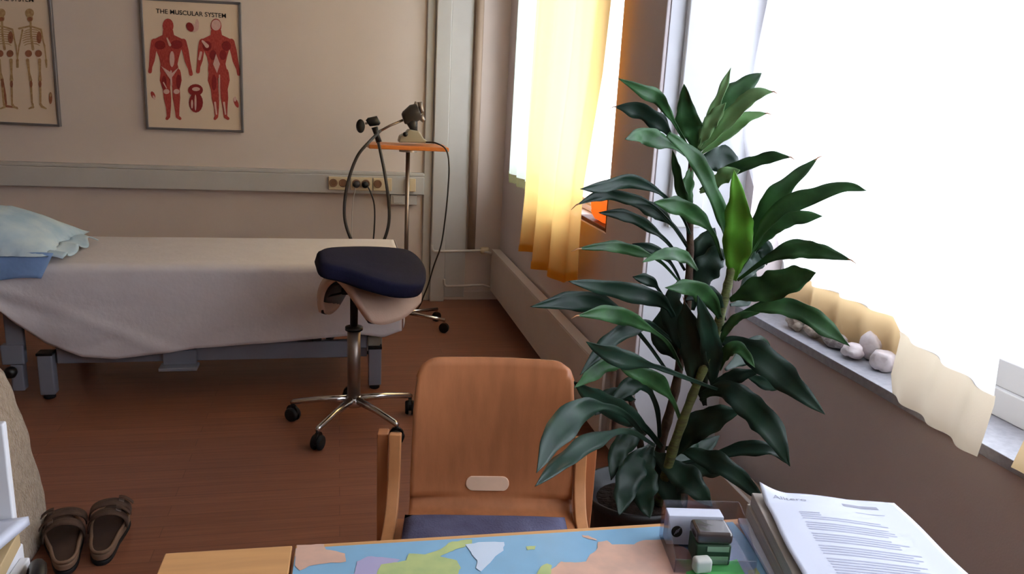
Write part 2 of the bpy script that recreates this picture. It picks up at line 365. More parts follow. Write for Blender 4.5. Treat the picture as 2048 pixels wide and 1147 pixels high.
# ------------------------------------------------------------------ posters
def wallp(x, y, Y): return ony(x, y, Y)
LAY = [0]
def shape2d(b, pts, Y):
    LAY[0] = (LAY[0]+1) % 23; Y -= LAY[0]*.00004
    P = [ony(x, y, Y) for x, y in pts]; slab(b, P, (0, .0006, 0))
def ell(cx, cy, rx, ry, a=0, n=16):
    return [(cx+rx*math.cos(2*PI*k/n)*math.cos(a)-ry*math.sin(2*PI*k/n)*math.sin(a), cy+rx*math.cos(2*PI*k/n)*math.sin(a)+ry*math.sin(2*PI*k/n)*math.cos(a)) for k in range(n)]
def limb(b, pts, rs, Y):
    """flat printed limb: outline around polyline with radii"""
    L_, R_ = [], []
    for i, p in enumerate(pts):
        q0 = pts[max(i-1, 0)]; q1 = pts[min(i+1, len(pts)-1)]; d = (q1[0]-q0[0], q1[1]-q0[1]); l = math.hypot(*d); n = (-d[1]/l, d[0]/l)
        L_.append((p[0]+n[0]*rs[i], p[1]+n[1]*rs[i])); R_.append((p[0]-n[0]*rs[i], p[1]-n[1]*rs[i]))
    for i in range(len(pts)-1): shape2d(b, [L_[i], L_[i+1], R_[i+1], R_[i]], Y)
    for p, r in zip(pts, rs): shape2d(b, ell(p[0], p[1], r, r, 0, 10), Y)
def text_mesh(s, name, pts, m, parent, Y):
    """title printed between two surveyed points on plane Y; pts = left-base, right-base"""
    cu = bpy.data.curves.new('t', 'FONT'); cu.body = s; cu.size = 1; cu.extrude = 0; cu.offset = .012
    o = bpy.data.objects.new('t', cu); COL.objects.link(o); bpy.context.view_layer.update()
    me = bpy.data.meshes.new_from_object(o.evaluated_get(bpy.context.evaluated_depsgraph_get()))
    bpy.data.objects.remove(o); xs = [v.co.x for v in me.vertices]; x0, x1 = min(xs), max(xs)
    A, B_ = pts; w = (B_-A).length; s_ = w/(x1-x0); dx = (B_-A).normalized(); dz = Vector((-dx.z, 0, dx.x))
    b = BM(); b.from_mesh(me)
    for v in b.verts:
        u, h = (v.co.x-x0)*s_, v.co.y*s_; v.co = Vector((A.x, Y, A.z))+Vector((dx.x, 0, dx.z))*u+dz*h
    bpy.data.meshes.remove(me); return obj(name, b, m, parent)
def poster(corners, label):
    Y = 5.118; P = [ony(x, y, Y) for x, y in corners]   # TL TR BR BL
    c = sum(P, Vector())/4
    t = thing('framed_poster', label, 'poster', (c.x, 5.14, min(p.z for p in P)), 'anatomy posters on the back wall')
    b = BM(); slab(b, [p+Vector((0, .008, 0)) for p in P], (0, .016, 0)); obj('print_sheet', b, POSTP, t)
    b = BM()
    for i in range(4):
        A, B_ = P[i], P[(i+1) % 4]; d = (B_-A).normalized()*.006; strip(b, [A-d+Vector((0, .012, 0)), B_+d+Vector((0, .012, 0))], (0, 1, 0), .03, .014)
    obj('frame', b, FRAMEM, t, bevel=.002)
    return t
YP = 5.124
pm = poster([(281, -3), (479, 7), (485, 263), (295, 256)], 'framed poster of two red muscular figures, between the skeleton poster and the trolley')
text_mesh('THE MUSCULAR SYSTEM', 'title', (ony(312, 26, YP), ony(452, 36, YP)), BLKINK, pm, YP)
def muscle(ox, back, name):
    b = BM(); Y = YP
    X = lambda pts: [(x+ox, y) for x, y in pts]
    body = X([(327, 62), (325, 70), (308, 78), (304, 90), (311, 98), (318, 112), (322, 128), (320, 142), (325, 152), (341, 158), (358, 152), (361, 142), (357, 128), (360, 112), (364, 98), (371, 90), (367, 78), (349, 70), (346, 62)])
    cx = lambda p: p
    # split the torso into convex strips
    L_ = body[:10]; R_ = body[:9:-1][:9]
    rows = [((326, 346), 60), ((325, 348), 70), ((307, 367), 79), ((305, 370), 90), ((312, 362), 100), ((318, 358), 114), ((321, 355), 128), ((320, 358), 140), ((322, 360), 150), ((330, 352), 156)]
    for (a, ya), (c, yc) in zip(rows, rows[1:]): shape2d(b, [(a[0]+ox, ya), (a[1]+ox, ya), (c[1]+ox, yc), (c[0]+ox, yc)], Y)
    shape2d(b, ell(336+ox, 52, 11, 15), Y)
    limb(b, X([(309, 84), (306, 102), (304, 120), (301, 134), (300, 143)]), [7, 6.5, 5.5, 3.5, 3.8], Y)
    limb(b, X([(366, 84), (371, 102), (375, 122), (380, 138), (382, 148)]), [7, 6.5, 5.5, 3.5, 3.8], Y)
    limb(b, X([(331, 145), (330, 160), (333, 178), (335, 196), (337, 215), (337, 232)]), [9.5, 10.5, 7.5, 7.5, 5, 3.5], Y)
    limb(b, X([(352, 145), (353, 160), (352, 178), (353, 196), (354, 215), (355, 232)]), [9.5, 10.5, 7.5, 7.5, 5, 3.5], Y)
    limb(b, X([(337, 233), (334, 237)]), [3.5, 3], Y); limb(b, X([(355, 233), (360, 237)]), [3.5, 3], Y)
    f = obj(name, b, RED1, pm)
    b = BM(); Y = YP-.0012
    for e in ([(320, 90, 11, 9), (353, 89, 12, 9), (328, 165, 5, 14), (357, 163, 5, 14)] if not back else [(318, 92, 9, 10), (357, 92, 9, 10), (330, 110, 7, 10), (350, 110, 7, 10), (332, 165, 5, 16)]):
        shape2d(b, ell(e[0]+ox, e[1], e[2], e[3]), Y)
    obj('deep_muscle', b, RED2, f)
    b = BM(); Y = YP-.0024
    if not back:
        shape2d(b, ell(344+ox, 118, 5, 16), Y); shape2d(b, X([(322, 132), (344, 146), (358, 134), (346, 152), (340, 158)]), Y); shape2d(b, ell(333+ox, 183, 6, 5), Y); shape2d(b, ell(353+ox, 183, 6, 5), Y)
        limb(b, X([(342, 142), (343, 170)]), [1.5, 1.5], Y); limb(b, X([(334, 76), (340, 90)]), [1.2, 2.5], Y); limb(b, X([(327, 165), (333, 176)]), [1.3, .8], Y)
    else:
        shape2d(b, ell(336+ox, 50, 9.5, 11), Y); shape2d(b, X([(336, 108), (344, 128), (338, 146), (330, 128)]), Y); limb(b, X([(309, 82), (318, 92)]), [2, 4], Y); limb(b, X([(343, 150), (343, 200)]), [1.2, 1.2], Y)
        limb(b, X([(334, 205), (337, 228)]), [2, 1.5], Y); limb(b, X([(352, 205), (355, 228)]), [2, 1.5], Y); limb(b, X([(306, 105), (303, 118)]), [2.5, 2.5], Y)
    obj('tendon_area', b, PINK, f)
muscle(0, False, 'front_figure'); muscle(96, True, 'back_figure')
def blob(name, e1, m1, e2, m2, par):
    b = BM()
    for e in e1: shape2d(b, ell(*e), YP)
    f = obj(name, b, m1, par); b = BM()
    for e in e2: shape2d(b, ell(*e), YP-.0012)
    obj('detail', b, m2, f)
blob('head_detail', [(385, 55, 11, 8, .6), (394, 50, 4, 12)], PINK, [(380, 54, 7, 10, -.5)], RED2, pm)
blob('torso_detail', [(391, 180, 15, 12), (392, 205, 14, 20)], RED2, [(392, 178, 8, 4), (391, 205, 2, 16), (384, 208, 2, 9)], PINK, pm)
blob('hand_detail', [(306, 190, 4, 8, -.4)], RED1, [(308, 195, 2, 5, -.4)], PINK, pm)
blob('foot_detail', [(472, 205, 4, 11, -.4)], RED1, [(470, 198, 3, 5)], PINK, pm)

ps = poster([(-74, -14), (98, -5), (118, 251), (-60, 243)], 'framed poster of skeleton figures, cut by the left edge of the view')
text_mesh('THE SKELETAL SYSTEM', 'title', (ony(-72, -2, YP), ony(67, 4, YP)), BLKINK, ps, YP)
def skeleton(ox, side, name):
    b = BM(); Y = YP; X = lambda pts: [(x+ox, y) for x, y in pts]
    shape2d(b, ell(59+ox, 26, 9, 9), Y); shape2d(b, ell(60+ox, 37, 6, 7), Y)
    limb(b, X([(61, 44), (62, 70), (66, 98)]), [2.2, 2, 2.8], Y)
    limb(b, X([(38, 57), (60, 52), (82, 59)]), [2, 1.6, 2], Y)
    for k in range(7):
        w = 15+4*math.sin(k/6*PI); yy = 60+k*4.6
        limb(b, X([(64-w, yy+3), (64-w*.6, yy), (64, yy-1), (64+w*.6, yy), (64+w, yy+3)]), [.7, 1, .8, 1, .7], Y)
    for s, xa in ((-1, 42), (1, 85)):
        limb(b, X([(xa-s*3, 60), (xa+s*2, 85), (xa+s*4, 92)]), [2, 1.4, 2], Y); limb(b, X([(xa+s*4, 92), (xa+s*7, 118)]), [1.5, 1.2], Y); limb(b, X([(xa+s*7, 120), (xa+s*8, 134)]), [2.6, 1.6], Y)
    limb(b, X([(55, 120), (58, 145), (61, 160)]), [3.4, 2, 3.6], Y); limb(b, X([(79, 120), (80, 145), (80, 160)]), [3.4, 2, 3.6], Y)
    limb(b, X([(61, 162), (64, 205)]), [2.6, 1.8], Y); limb(b, X([(80, 162), (81, 205)]), [2.6, 1.8], Y)
    limb(b, X([(65, 208), (66, 214), (58, 217)]), [2.4, 2.6, 1.5], Y); limb(b, X([(81, 208), (84, 213), (92, 217)]), [2.4, 2.6, 1.5], Y)
    f = obj(name, b, BONE, ps)
    b = BM(); Y = YP-.0012
    shape2d(b, ell(57+ox, 107, 7, 7, .4), Y); shape2d(b, ell(77+ox, 107, 7, 7, -.4), Y); shape2d(b, ell(60+ox, 38, 5, 4), Y); shape2d(b, ell(78+ox, 75, 5, 12), Y); shape2d(b, ell(62+ox, 168, 3, 7), Y); shape2d(b, ell(80+ox, 168, 3, 7), Y)
    obj('shaded_bone', b, BONED, f)
skeleton(0, 0, 'back_figure'); skeleton(-57, 1, 'front_figure')
b = BM(); limb(b, [(4, 160), (10, 190), (12, 208)], [3, 2.5, 2], YP); limb(b, [(12, 212), (34, 215)], [2.5, 1.5], YP); obj('leg_bone', b, BONED, ps)
blob('knee_detail', [(101, 196, 3.5, 12)], BONED, [(101, 190, 2, 4)], BONE, ps)

# ------------------------------------------------------------------ massage table, sheet, pillow
TF, TBk, TX0, TX1, TZ = 3.52, 4.14, -1.52, .27, .60
t = thing('massage_table', 'blue-grey framed massage table standing along the back wall under a white sheet', 'massage table', (-.6, 3.85, 0))
b = BM(); bx(b, TX0, TX1-.015, TF+.015, TBk-.015, TZ-.075, TZ-.012); obj('mattress', b, VINYL, t, bevel=.02)
b = BM(); bx(b, TX0+.05, TX1-.06, TF+.06, TF+.10, .47, .52); bx(b, TX0+.05, TX1-.06, TBk-.1, TBk-.06, .47, .52); bx(b, TX0+.05, TX0+.09, TF+.1, TBk-.1, .47, .52); bx(b, TX1-.1, TX1-.06, TF+.1, TBk-.1, .47, .52); obj('upper_frame', b, GREYP, t, bevel=.004)
b = BM(); bx(b, -1.2, .1, TF+.03, TF+.07, .155, .235); obj('lower_rail', b, GREYP, t, bevel=.005)
b = BM(); bx(b, -1.2, .1, TBk-.11, TBk-.07, .155, .235); obj('lower_rail', b, GREYP, t, bevel=.005)
b = BM(); bx(b, -.78, .1, TF+.045, TF+.06, .255, .275); obj('lift_rod', b, STEEL, t, bevel=.003)
for x in (-.3, -.12, .05):
    b = BM(); bx(b, x, x+.04, TF+.035, TF+.07, .235, .285); obj('rod_clamp', b, DARKM, t, bevel=.003)
for x in (-1.24, .165):
    for y in (TF+.03, TBk-.09):
        b = BM(); bx(b, x-.03, x+.03, y-.025, y+.03, .02, .205); o = obj('leg', b, GREYP, t, bevel=.006)
        b = BM(); lathe(b, [(.02, 0), (.024, .004), (.022, .02), (.012, .022)], (x, y, 0), 16); obj('rubber_foot', b, RUBBER, o, smooth=True)
        b = BM(); bx(b, x-.032, x+.032, y-.027, y+.032, .2, .212); obj('leg_cap', b, BLACK, o, bevel=.002)
for x in (-1.2, .1):
    b = BM(); bx(b, x-.03, x+.03, TF+.05, TBk-.09, .15, .2); obj('cross_beam', b, GREYP, t, bevel=.005)
for x in (-.95, -.05):
    for y in (TF+.15, TBk-.15):
        b = BM(); tube(b, [(x, y, .2), (x+.14, y, .48)], .017, 12); obj('lift_strut', b, GREYP, t, smooth=True)
b = BM(); bx(b, .07, .13, TF+.03, TF+.09, .2, .47); obj('end_post', b, GREYP, t, bevel=.005)
b = BM(); bx(b, .155, .20, TF+.05, TF+.11, .2, .36); bx(b, .13, .19, TF+.02, TF+.08, .21, .26); obj('height_bracket', b, GREIGE, t, bevel=.008)
b = BM(); bx(b, -.775, -.615, TF-.05, TF+.03, .135, .15); bx(b, -.765, -.625, TF+.005, TF+.03, .148, .215); o = obj('foot_pedal', b, GREYP, t, bevel=.004)
b = BM(); lathe(b, [(.004, 0), (.024, .004), (.026, .02), (.02, .035), (.006, .038)], (-1.375, 3.54, .13), 20, Matrix.Rotation(PI/2, 3, 'X')); obj('adjusting_knob', b, BLACK, t, smooth=True)
b = BM(); bx(b, -1.42, -1.33, 3.56, 3.6, .15, .24); bx(b, -1.39, -1.34, 3.56, 3.61, .03, .15); bx(b, -1.40, -1.33, 3.57, 3.6, .2, .48); obj('head_bracket', b, GREYP, t, bevel=.006)

hem = [(-1.50, .50), (-1.40, .44), (-1.33, .36), (-1.22, .26), (-1.08, .205), (-.95, .195), (-.8, .212), (-.62, .232), (-.3, .252), (0, .275), (.1, .285), (.2, .27), (.28, .30)]
def sheet_fn(u, v):
    x = lerp(-1.50, .285, u); hz = pl(hem, x); fr = TF-.018; bk = TBk+.018; top = TZ+.004
    Lf = top-hz; W = bk-fr; Lb = top-.33; s = v*(Lb+W+Lf)
    rr = .03
    if s < Lb: p = Vector((x, bk, .33+s))
    elif s < Lb+W: p = Vector((x, bk-(s-Lb), top))
    else: p = Vector((x, fr, top-(s-Lb-W)))
    # round the long edges
    e = abs(s-(Lb+W)); e2 = abs(s-Lb)
    if e < rr: k = (1-e/rr)**2*.009; p.y += k; p.z -= k
    if e2 < rr: k = (1-e2/rr)**2*.009; p.y -= k; p.z -= k
    q = Vector((x*1.6, s*2.2+x*.6, 0)); w = noise.noise(q*1.7)*.006
    if s > Lb+W:
        d = (s-Lb-W)/Lf; p.y -= .004+abs(noise.noise(Vector((x*2.2+d*1.4, d*1.3, 3))))*.03*d + w*d
        dg = (x+.9)*.45+(p.z-.3); p.y -= .010*d*math.exp(-(dg/.03)**2)
        p.y += .02*d*(math.exp(-((x+1.25)/.1)**2))
    elif s > Lb: p.z += w*.4+.004
    else: p.y += .01+.02*(1-s/Lb)
    if x > .2:
        p.z -= .0*(x-.2)
    return p
b = BM(); V = grid(b, sheet_fn, 110, 90)
# end flap hanging at the foot end
def flap(u, v):
    y = lerp(TF-.016, TBk+.016, u); bot = pl([(0, .31), (.25, .35), (1, .36)], u)
    return Vector((.287+.012*math.sin(u*14)*v+.006, y-.0, lerp(TZ+.004, bot, v)))
grid(b, flap, 40, 16)
tag(obj('draped_sheet', b, SHEET, smooth=True, solid=.002), 'white sheet draped over the massage table, hem sagging lowest at the left', 'sheet')

t = thing('pillow', 'pale blue cotton pillow on the left end of the massage table', 'pillow', (-1.35, 3.75, TZ+.01))
def pil(u, v, s):
    a, c = u*2-1, v*2-1
    px = a*.33; py = c*.27
    h = max(0, (1-abs(a)**2.6))**.6*max(0, (1-abs(c)**2.6))**.6
    z = (.17 if s > 0 else -.02)*h + noise.noise(Vector((a*3, c*3, s)))*.012*h
    z += .006*noise.noise(Vector((a*9, c*7, s+4)))
    return Vector((-1.53+px+.03*a*abs(c), 3.76+py+.02*c*abs(a), TZ+.048+z*(1.0-.35*a)))
b = BM(); grid(b, lambda u, v: pil(u, v, 1), 30, 26); grid(b, lambda u, v: pil(u, v, -1), 30, 26); bmesh.ops.remove_doubles(b, verts=b.verts, dist=.0005)
obj('pillow_body', b, PILLOW, t, smooth=True)
b = BM(); 
def bord(u, v):
    x = lerp(-1.62, -1.155, u); return Vector((x-.05*v*u, 3.492-.014*v+.005*math.sin(u*13), TZ+.056-.105*v+.008*math.sin(u*9)))
grid(b, bord, 24, 8)
obj('front_border', b, PILLOWB, t, smooth=True, solid=.004)
b = BM()
def bord2(u, v):
    y = lerp(3.50, 3.98, u); return Vector((-1.20+.075*v+.01*math.sin(u*21), y, TZ+.055-.02*v+.012*math.sin(u*17)*(.3+v)))
grid(b, bord2, 30, 6); obj('side_border', b, PILLOW, t, smooth=True, solid=.004)

# ------------------------------------------------------------------ saddle stool
SC = Vector((.06, 3.13, 0))
t = thing('saddle_stool', 'saddle stool with a navy wedge cushion on a chrome five-star wheeled base', 'stool', SC)
for k in range(5):
    a = math.radians(165+72*k); d = Vector((math.cos(a), math.sin(a), 0)); n = Vector((-d.y, d.x, 0))
    b = BM(); tube(b, [SC+d*.02+Vector((0, 0, .118)), SC+d*.14+Vector((0, 0, .108)), SC+d*.255+Vector((0, 0, .088)), SC+d*.268+Vector((0, 0, .082))], [.017, .0135, .012, .009], 12)
    arm = obj('base_arm', b, CHROME, t, smooth=True)
    cc = SC+d*.262; b = BM(); tube(b, [cc+Vector((0, 0, .05)), cc+Vector((0, 0, .088))], .008, 10); obj('caster_stem', b, BLACK, arm, smooth=True)
    ca = a+1.2+k*.5; cd = Vector((math.cos(ca), math.sin(ca), 0))
    for s in (-1, 1):
        b = BM(); c0 = cc+cd*(s*.006)+Vector((0, 0, .031)); c1 = cc+cd*(s*.021)+Vector((0, 0, .031)); tube(b, [c0, (c0*.6+c1*.4), c1], [.031, .031, .027], 24); obj('caster_wheel', b, RUBBER, arm, smooth=False, bevel=.003)
    b = BM(); tube(b, [cc-cd*.006+Vector((0, 0, .045)), cc+cd*.006+Vector((0, 0, .045))], .029, 20); obj('caster_hood', b, BLACK, arm)
b = BM(); lathe(b, [(.02, .085), (.036, .09), (.038, .12), (.026, .135)], SC); obj('hub', b, CHROME, t, smooth=True)
b = BM(); tube(b, [SC+Vector((0, 0, .12)), SC+Vector((0, 0, .42))], .027, 24); obj('outer_column', b, STEEL, t, smooth=True)
b = BM(); lathe(b, [(.03, .42), (.036, .422), (.036, .435), (.02, .44)], SC); obj('column_collar', b, BLACK, t, smooth=True)
b = BM(); tube(b, [SC+Vector((0, 0, .43)), SC+Vector((0, 0, .60))], .016, 20); obj('gas_piston', b, BLACK, t, smooth=True)
SR = Matrix.Rotation(math.radians(-38), 3, 'Z')     # saddle faces the lower left of the view
def saddle(u, v, off=0):
    a = u*2-1; c = v*2-1                     # a across (lateral), c front(-)..back(+)
    wid = .19+.05*c; x = a*wid*1.0; y = c*.19
    z = .655-.16*abs(a)**1.9-.02*(1-c)*.5*abs(a)+.05*max(0, c)**2 + .03*max(0, -c)**3-off
    x *= (1-.18*abs(a)**2)
    y *= (1-.35*abs(a)**3)
    return SC+Vector((.04, 0, 0))+SR @ Vector((x, y, z))
b = BM(); grid(b, lambda u, v: saddle(u, v), 36, 20); o = obj('saddle_seat', b, LEATHER, t, smooth=True, solid=.028)
b = BM(); grid(b, lambda u, v: saddle(.04+u*.92, .06+v*.88, .022), 30, 16); obj('seat_underside', b, BLACK, t, smooth=True, solid=.012)
b = BM(); bx(b, SC.x-.05, SC.x+.09, SC.y-.06, SC.y+.06, .585, .615); obj('mechanism', b, BLACK, t, bevel=.006)
b = BM(); tube(b, [SC+Vector((-.03, -.03, .59)), SC+Vector((-.09, -.05, .582)), SC+Vector((-.125, -.055, .574))], [.005, .005, .008], 8); obj('tilt_lever', b, BLACK, t, smooth=True)
# navy wedge cushion : traced plan, top slopes down to the right
def cush(name):
    top = [(636, 500), (662, 492), (735, 490), (800, 494), (826, 502), (846, 522), (854, 545), (846, 566), (800, 568), (740, 553), (690, 536), (648, 524)]
    P = []
    nrm = Vector((.30, -.10, 1)).normalized(); P0 = Vector((.12, 3.12, .742))
    for x, y in top:
        d = ray(x, y); k = (P0-EYE).dot(nrm)/d.dot(nrm); P.append(EYE+d*k)
    c = sum(P, Vector())/len(P)
    b = BM(); rings = []
    prof = [(.6, .0), (.92, .0), (.985, -.004), (1.0, -.014), (1.0, -.048), (.98, -.058), (.9, -.062), (.5, -.062)]
    Q = cr(P+[P[0]], 5)[:-1]
    for sc, dz in prof: rings.append([b.verts.new(c+(p-c)*sc+nrm*dz) for p in Q])
    n = len(Q)
    for i in range(len(rings)-1):
        for k in range(n): b.faces.new((rings[i][k], rings[i][(k+1) % n], rings[i+1][(k+1) % n], rings[i+1][k]))
    b.faces.new(rings[0][::-1]); b.faces.new(rings[-1]); return b
obj('wedge_cushion', cush('c'), NAVY, t, smooth=True)

# ------------------------------------------------------------------ instrument trolley, device, hoses
TC = Vector((.385, 4.5, 0))
t = thing('instrument_trolley', 'slim wheeled pole trolley with an orange wooden top by the back wall', 'trolley', TC)
b = BM(); slab(b, [(.165, 4.40, 1.062), (.60, 4.36, 1.062), (.60, 4.64, 1.062), (.20, 4.66, 1.062), (.15, 4.56, 1.062)], (0, 0, .022)); obj('tabletop', b, ORANGEW, t, bevel=.004)
b = BM(); tube(b, [TC+Vector((0, 0, .09)), TC+Vector((0, 0, 1.06))], .012, 16); obj('pole', b, STEEL, t, smooth=True)
b = BM(); lathe(b, [(.05, 1.045), (.05, 1.055), (.02, 1.062)], TC); obj('top_flange', b, STEEL, t)
for a in (-25, 33, 155, 213):
    d = Vector((math.cos(math.radians(a)), math.sin(math.radians(a)), 0)); b = BM()
    tube(b, [TC+Vector((0, 0, .10)), TC+d*.12+Vector((0, 0, .088)), TC+d*.25+Vector((0, 0, .078))], [.014, .011, .010], 10); arm = obj('base_arm', b, CHROME, t, smooth=True)
    cc = TC+d*.245; n = Vector((-d.y, d.x, 0))
    b = BM(); tube(b, [cc+Vector((0, 0, .04)), cc+Vector((0, 0, .082))], .007, 8); obj('caster_stem', b, CHROME, arm)
    b = BM(); tube(b, [cc-n*.012+Vector((0, 0, .03)), cc+n*.012+Vector((0, 0, .03))], .03, 24); obj('caster_wheel', b, RUBBER, arm, bevel=.004)
t = thing('massage_device', 'grey electric massage motor with clamp jaws standing on the trolley top', 'device', (.42, 4.5, 1.084))
Yd = 4.5
def dev(x, y, dy=0): return ony(x, y, Yd+dy)
b = BM(); slab(b, [dev(797, 285, -.05), dev(800, 272, -.05), dev(812, 266, -.05), dev(818, 259, -.05), dev(838, 262, -.05), dev(848, 277, -.05), dev(860, 286, -.05)], (0, .1, 0)); 
for v in b.verts: v.co.z = max(v.co.z, 1.0845)
obj('cast_base', b, GREIGE, t, bevel=.008)
b = BM(); lathe(b, [(.006, 0), (.012, .003), (.014, .02), (.01, .028)], dev(810, 268, -.052), 14, Matrix.Rotation(PI/2, 3, 'X')); obj('switch_knob', b, BLACK, t, smooth=True)
b = BM(); tube(b, [dev(806, 238), dev(812, 236), dev(828, 226), dev(838, 222)], [.028, .04, .05, .044], 20); obj('motor_housing', b, DARKM, t, smooth=True, bevel=.004)
b = BM(); tube(b, [dev(823, 240), dev(829, 262)], [.036, .018], 16); obj('swivel_neck', b, DARKM, t, smooth=True)
b = BM(); tube(b, [dev(838, 216), dev(845, 214)], [.034, .03], 16); tube(b, [dev(840, 232), dev(848, 242)], [.02, .012], 12); obj('drive_disc', b, STEEL, t, smooth=True)
for (a, c) in (((829, 222), (832, 203)), ((838, 220), (844, 204))):
    b = BM(); tube(b, [dev(*a), dev((a[0]+c[0])/2-1, (a[1]+c[1])/2), dev(*c)], [.01, .008, .007], 10); obj('clamp_jaw', b, STEEL, t, smooth=True)
b = BM(); tube(b, [dev(806, 240), dev(780, 251), dev(758, 263)], .007, 10); obj('drive_rod', b, STEEL, t, smooth=True)
t = thing('massage_handset', 'black massage hand piece with a round applicator leaning at the left of the trolley', 'handset', (.22, 4.42, 1.084))
Yh = 4.40
h = lambda x, y: ony(x, y, Yh)
b = BM(); tube(b, [h(758, 284), h(753, 268), h(749, 254)], [.016, .014, .018], 16); obj('grip', b, BLACK, t, smooth=True)
b = BM(); tube(b, [h(735, 246), h(738, 244), h(756, 241), h(758, 240)], [.018, .024, .026, .018], 16); obj('gear_head', b, BLACK, t, smooth=True)
b = BM(); tube(b, [h(730, 247), h(736, 246)], .006, 8); obj('shaft', b, STEEL, t)
b = BM(); bmesh.ops.create_uvsphere(b, u_segments=20, v_segments=12, radius=1); c = h(721, 252)
for v in b.verts: v.co = Vector((v.co.x*.024, v.co.y*.034, v.co.z*.037))+c
obj('applicator', b, RUBBER, t, smooth=True)
b = BM(); tube(b, cr([ony(760, 262, 4.44), ony(738, 284, 4.3), ony(715, 312, 4.28), ony(697, 360, 4.28), ony(689, 410, 4.28), ony(692, 450, 4.28), ony(708, 488, 4.28), ony(735, 512, 4.28), ony(760, 494, 4.28), ony(776, 455, 4.28), ony(778, 410, 4.28), ony(770, 350, 4.28), ony(760, 300, 4.34), ony(757, 286, 4.38)], 8), .0085, 12)
tag(obj('drive_hose', b, DARKM, smooth=True), 'long dark flexible hose looping down from the trolley towards the massage table', 'hose')
b = BM(); tube(b, cr([ony(852, 284, 4.45), ony(872, 286, 4.42), ony(892, 299, 4.33), ony(898, 330, 4.33), ony(896, 380, 4.35), ony(890, 440, 4.4), ony(882, 490, 4.45), ony(868, 530, 4.5), ony(850, 585, 4.6), (.45, 4.8, .012), (.2, 5.0, .01)], 8), .0045, 8)
tag(obj('power_cable', b, DARKM, smooth=True), 'thin dark cable hanging over the right edge of the orange trolley top', 'cable')

# ------------------------------------------------------------------ curtains
def curtain_grid(b, left, right, zs, bot, folds, amp, nu=90, nv=50, v0=0, v1=1, ph=0):
    """left/right: functions z->(x,y); bot(u)->z of bottom"""
    def fn(u, v):
        vv = lerp(v0, v1, v); z = lerp(zs, bot(u), vv)
        l, r = left(z), right(z); x = lerp(l[0], r[0], u); y = lerp(l[1], r[1], u)
        x += amp*math.sin(u*folds*2*PI+ph+vv*.5)*(.7+.3*vv)+amp*.4*math.sin(u*folds*5.1+1+vv)
        return Vector((x, y, z))
    return grid(b, fn, nu, nv)
def edge(pts, X):
    q = [onx(x, y, X) for x, y in pts]; zz = sorted([(p.z, p.y) for p in q]); return lambda z: (X, pl(zz, z))
# amber curtain, far window
XA = .985
lf = edge([(1070, 0), (1052, 250), (1045, 380), (1032, 500)], XA); rf = edge([(1220, 0), (1203, 147), (1165, 368), (1156, 480), (1152, 560)], XA)
botpts = [(x, onx(*p, XA).z) for x, p in ((0, (1030, 500)), (.22, (1060, 508)), (.30, (1074, 515)), (.31, (1075, 548)), (.55, (1100, 551)), (.8, (1130, 573)), (1, (1152, 560)))]
t = thing('amber_curtain', 'translucent amber curtain hanging over the far window', 'curtain', (XA, 3.8, .4))
b = BM(); curtain_grid(b, lf, rf, 2.35, lambda u: pl(botpts, u), 4, .02); obj('curtain_cloth', b, YEL, t, smooth=True)
b = BM()
def bh(u, v):
    z = pl(botpts, u)+.04*v; l, r = lf(z), rf(z); return Vector((lerp(l[0], r[0], u)+.02*math.sin(u*4*2*PI+.5)+.008*math.sin(u*20.4+2)-.003, lerp(l[1], r[1], u), z))
grid(b, bh, 90, 3); obj('bottom_hem', b, YEL, t, smooth=True)
XG = 1.045
lg = edge([(1035, 0), (1015, 350)], XG); rg = edge([(1085, 0), (1058, 380)], XG)
t = thing('pale_curtain', 'greenish white curtain at the far end of the far window, left of the amber one', 'curtain', (XG, 4.5, .85))
b = BM(); curtain_grid(b, lg, rg, 2.35, lambda u: .915, 3, .012, 50, 40); obj('curtain_cloth', b, SHEERG, t, smooth=True)
b = BM(); curtain_grid(b, lg, rg, .915, lambda u: .862, 3, .012, 50, 4); obj('olive_hem', b, HEMO, t, smooth=True, label='dull olive hem band')
b = BM(); tube(b, [(1.0, 3.0, 2.37), (1.0, 5.1, 2.37)], .012, 10); tag(obj('curtain_rail', b, WHITEP, smooth=True), 'white curtain rail above the far window', 'curtain rail')
b = BM(); tube(b, [(1.37, -.6, 2.37), (1.37, 2.54, 2.37)], .012, 10); tag(obj('curtain_rail', b, WHITEP, smooth=True), 'white curtain rail above the near window', 'curtain rail')
# white sheer curtain by the plant (tucked back onto the sill) and its beige hem
def tuck(z): return pl([(.69, 1.545), (.85, 1.535), (.98, 1.48), (1.1, 1.42), (1.3, 1.365), (2.35, 1.365)], z)
def tl(z):
    pts = []
    for p in ((1500, -60), (1496, 0), (1472, 140), (1468, 250), (1476, 320), (1496, 375), (1530, 430), (1512, 500), (1505, 590)):
        pass
    Y = pl([(.69, 2.44), (.85, 2.44), (.98, 2.44), (1.08, 2.49), (1.2, 2.53), (1.35, 2.54), (1.6, 2.50), (1.8, 2.46), (2.35, 2.40)], z)
    return (tuck(z), Y)
def tr(z): return (tuck(z), pl([(.69, 1.74), (.85, 1.745), (1.3, 1.75), (2.35, 1.72)], z))
t = thing('white_curtain', 'white sheer curtain behind the plant, its beige hem tucked onto the windowsill', 'curtain', (1.45, 2.1, .69), 'white sheer curtains on the near window')
b = BM(); curtain_grid(b, tl, tr, 2.35, lambda u: .835, 5, .016, 100, 60); obj('curtain_cloth', b, SHEER, t, smooth=True)
b = BM(); curtain_grid(b, tl, tr, .835, lambda u: .70, 5, .018, 100, 12, ph=.5); obj('beige_hem', b, HEMB, t, smooth=True, label='beige hem band')
XB = 1.375
lb = lambda z: (XB+.0, pl([(.67, 1.60), (.75, 1.63), (.86, 1.62), (1.1, 1.9), (2.35, 2.0)], z))
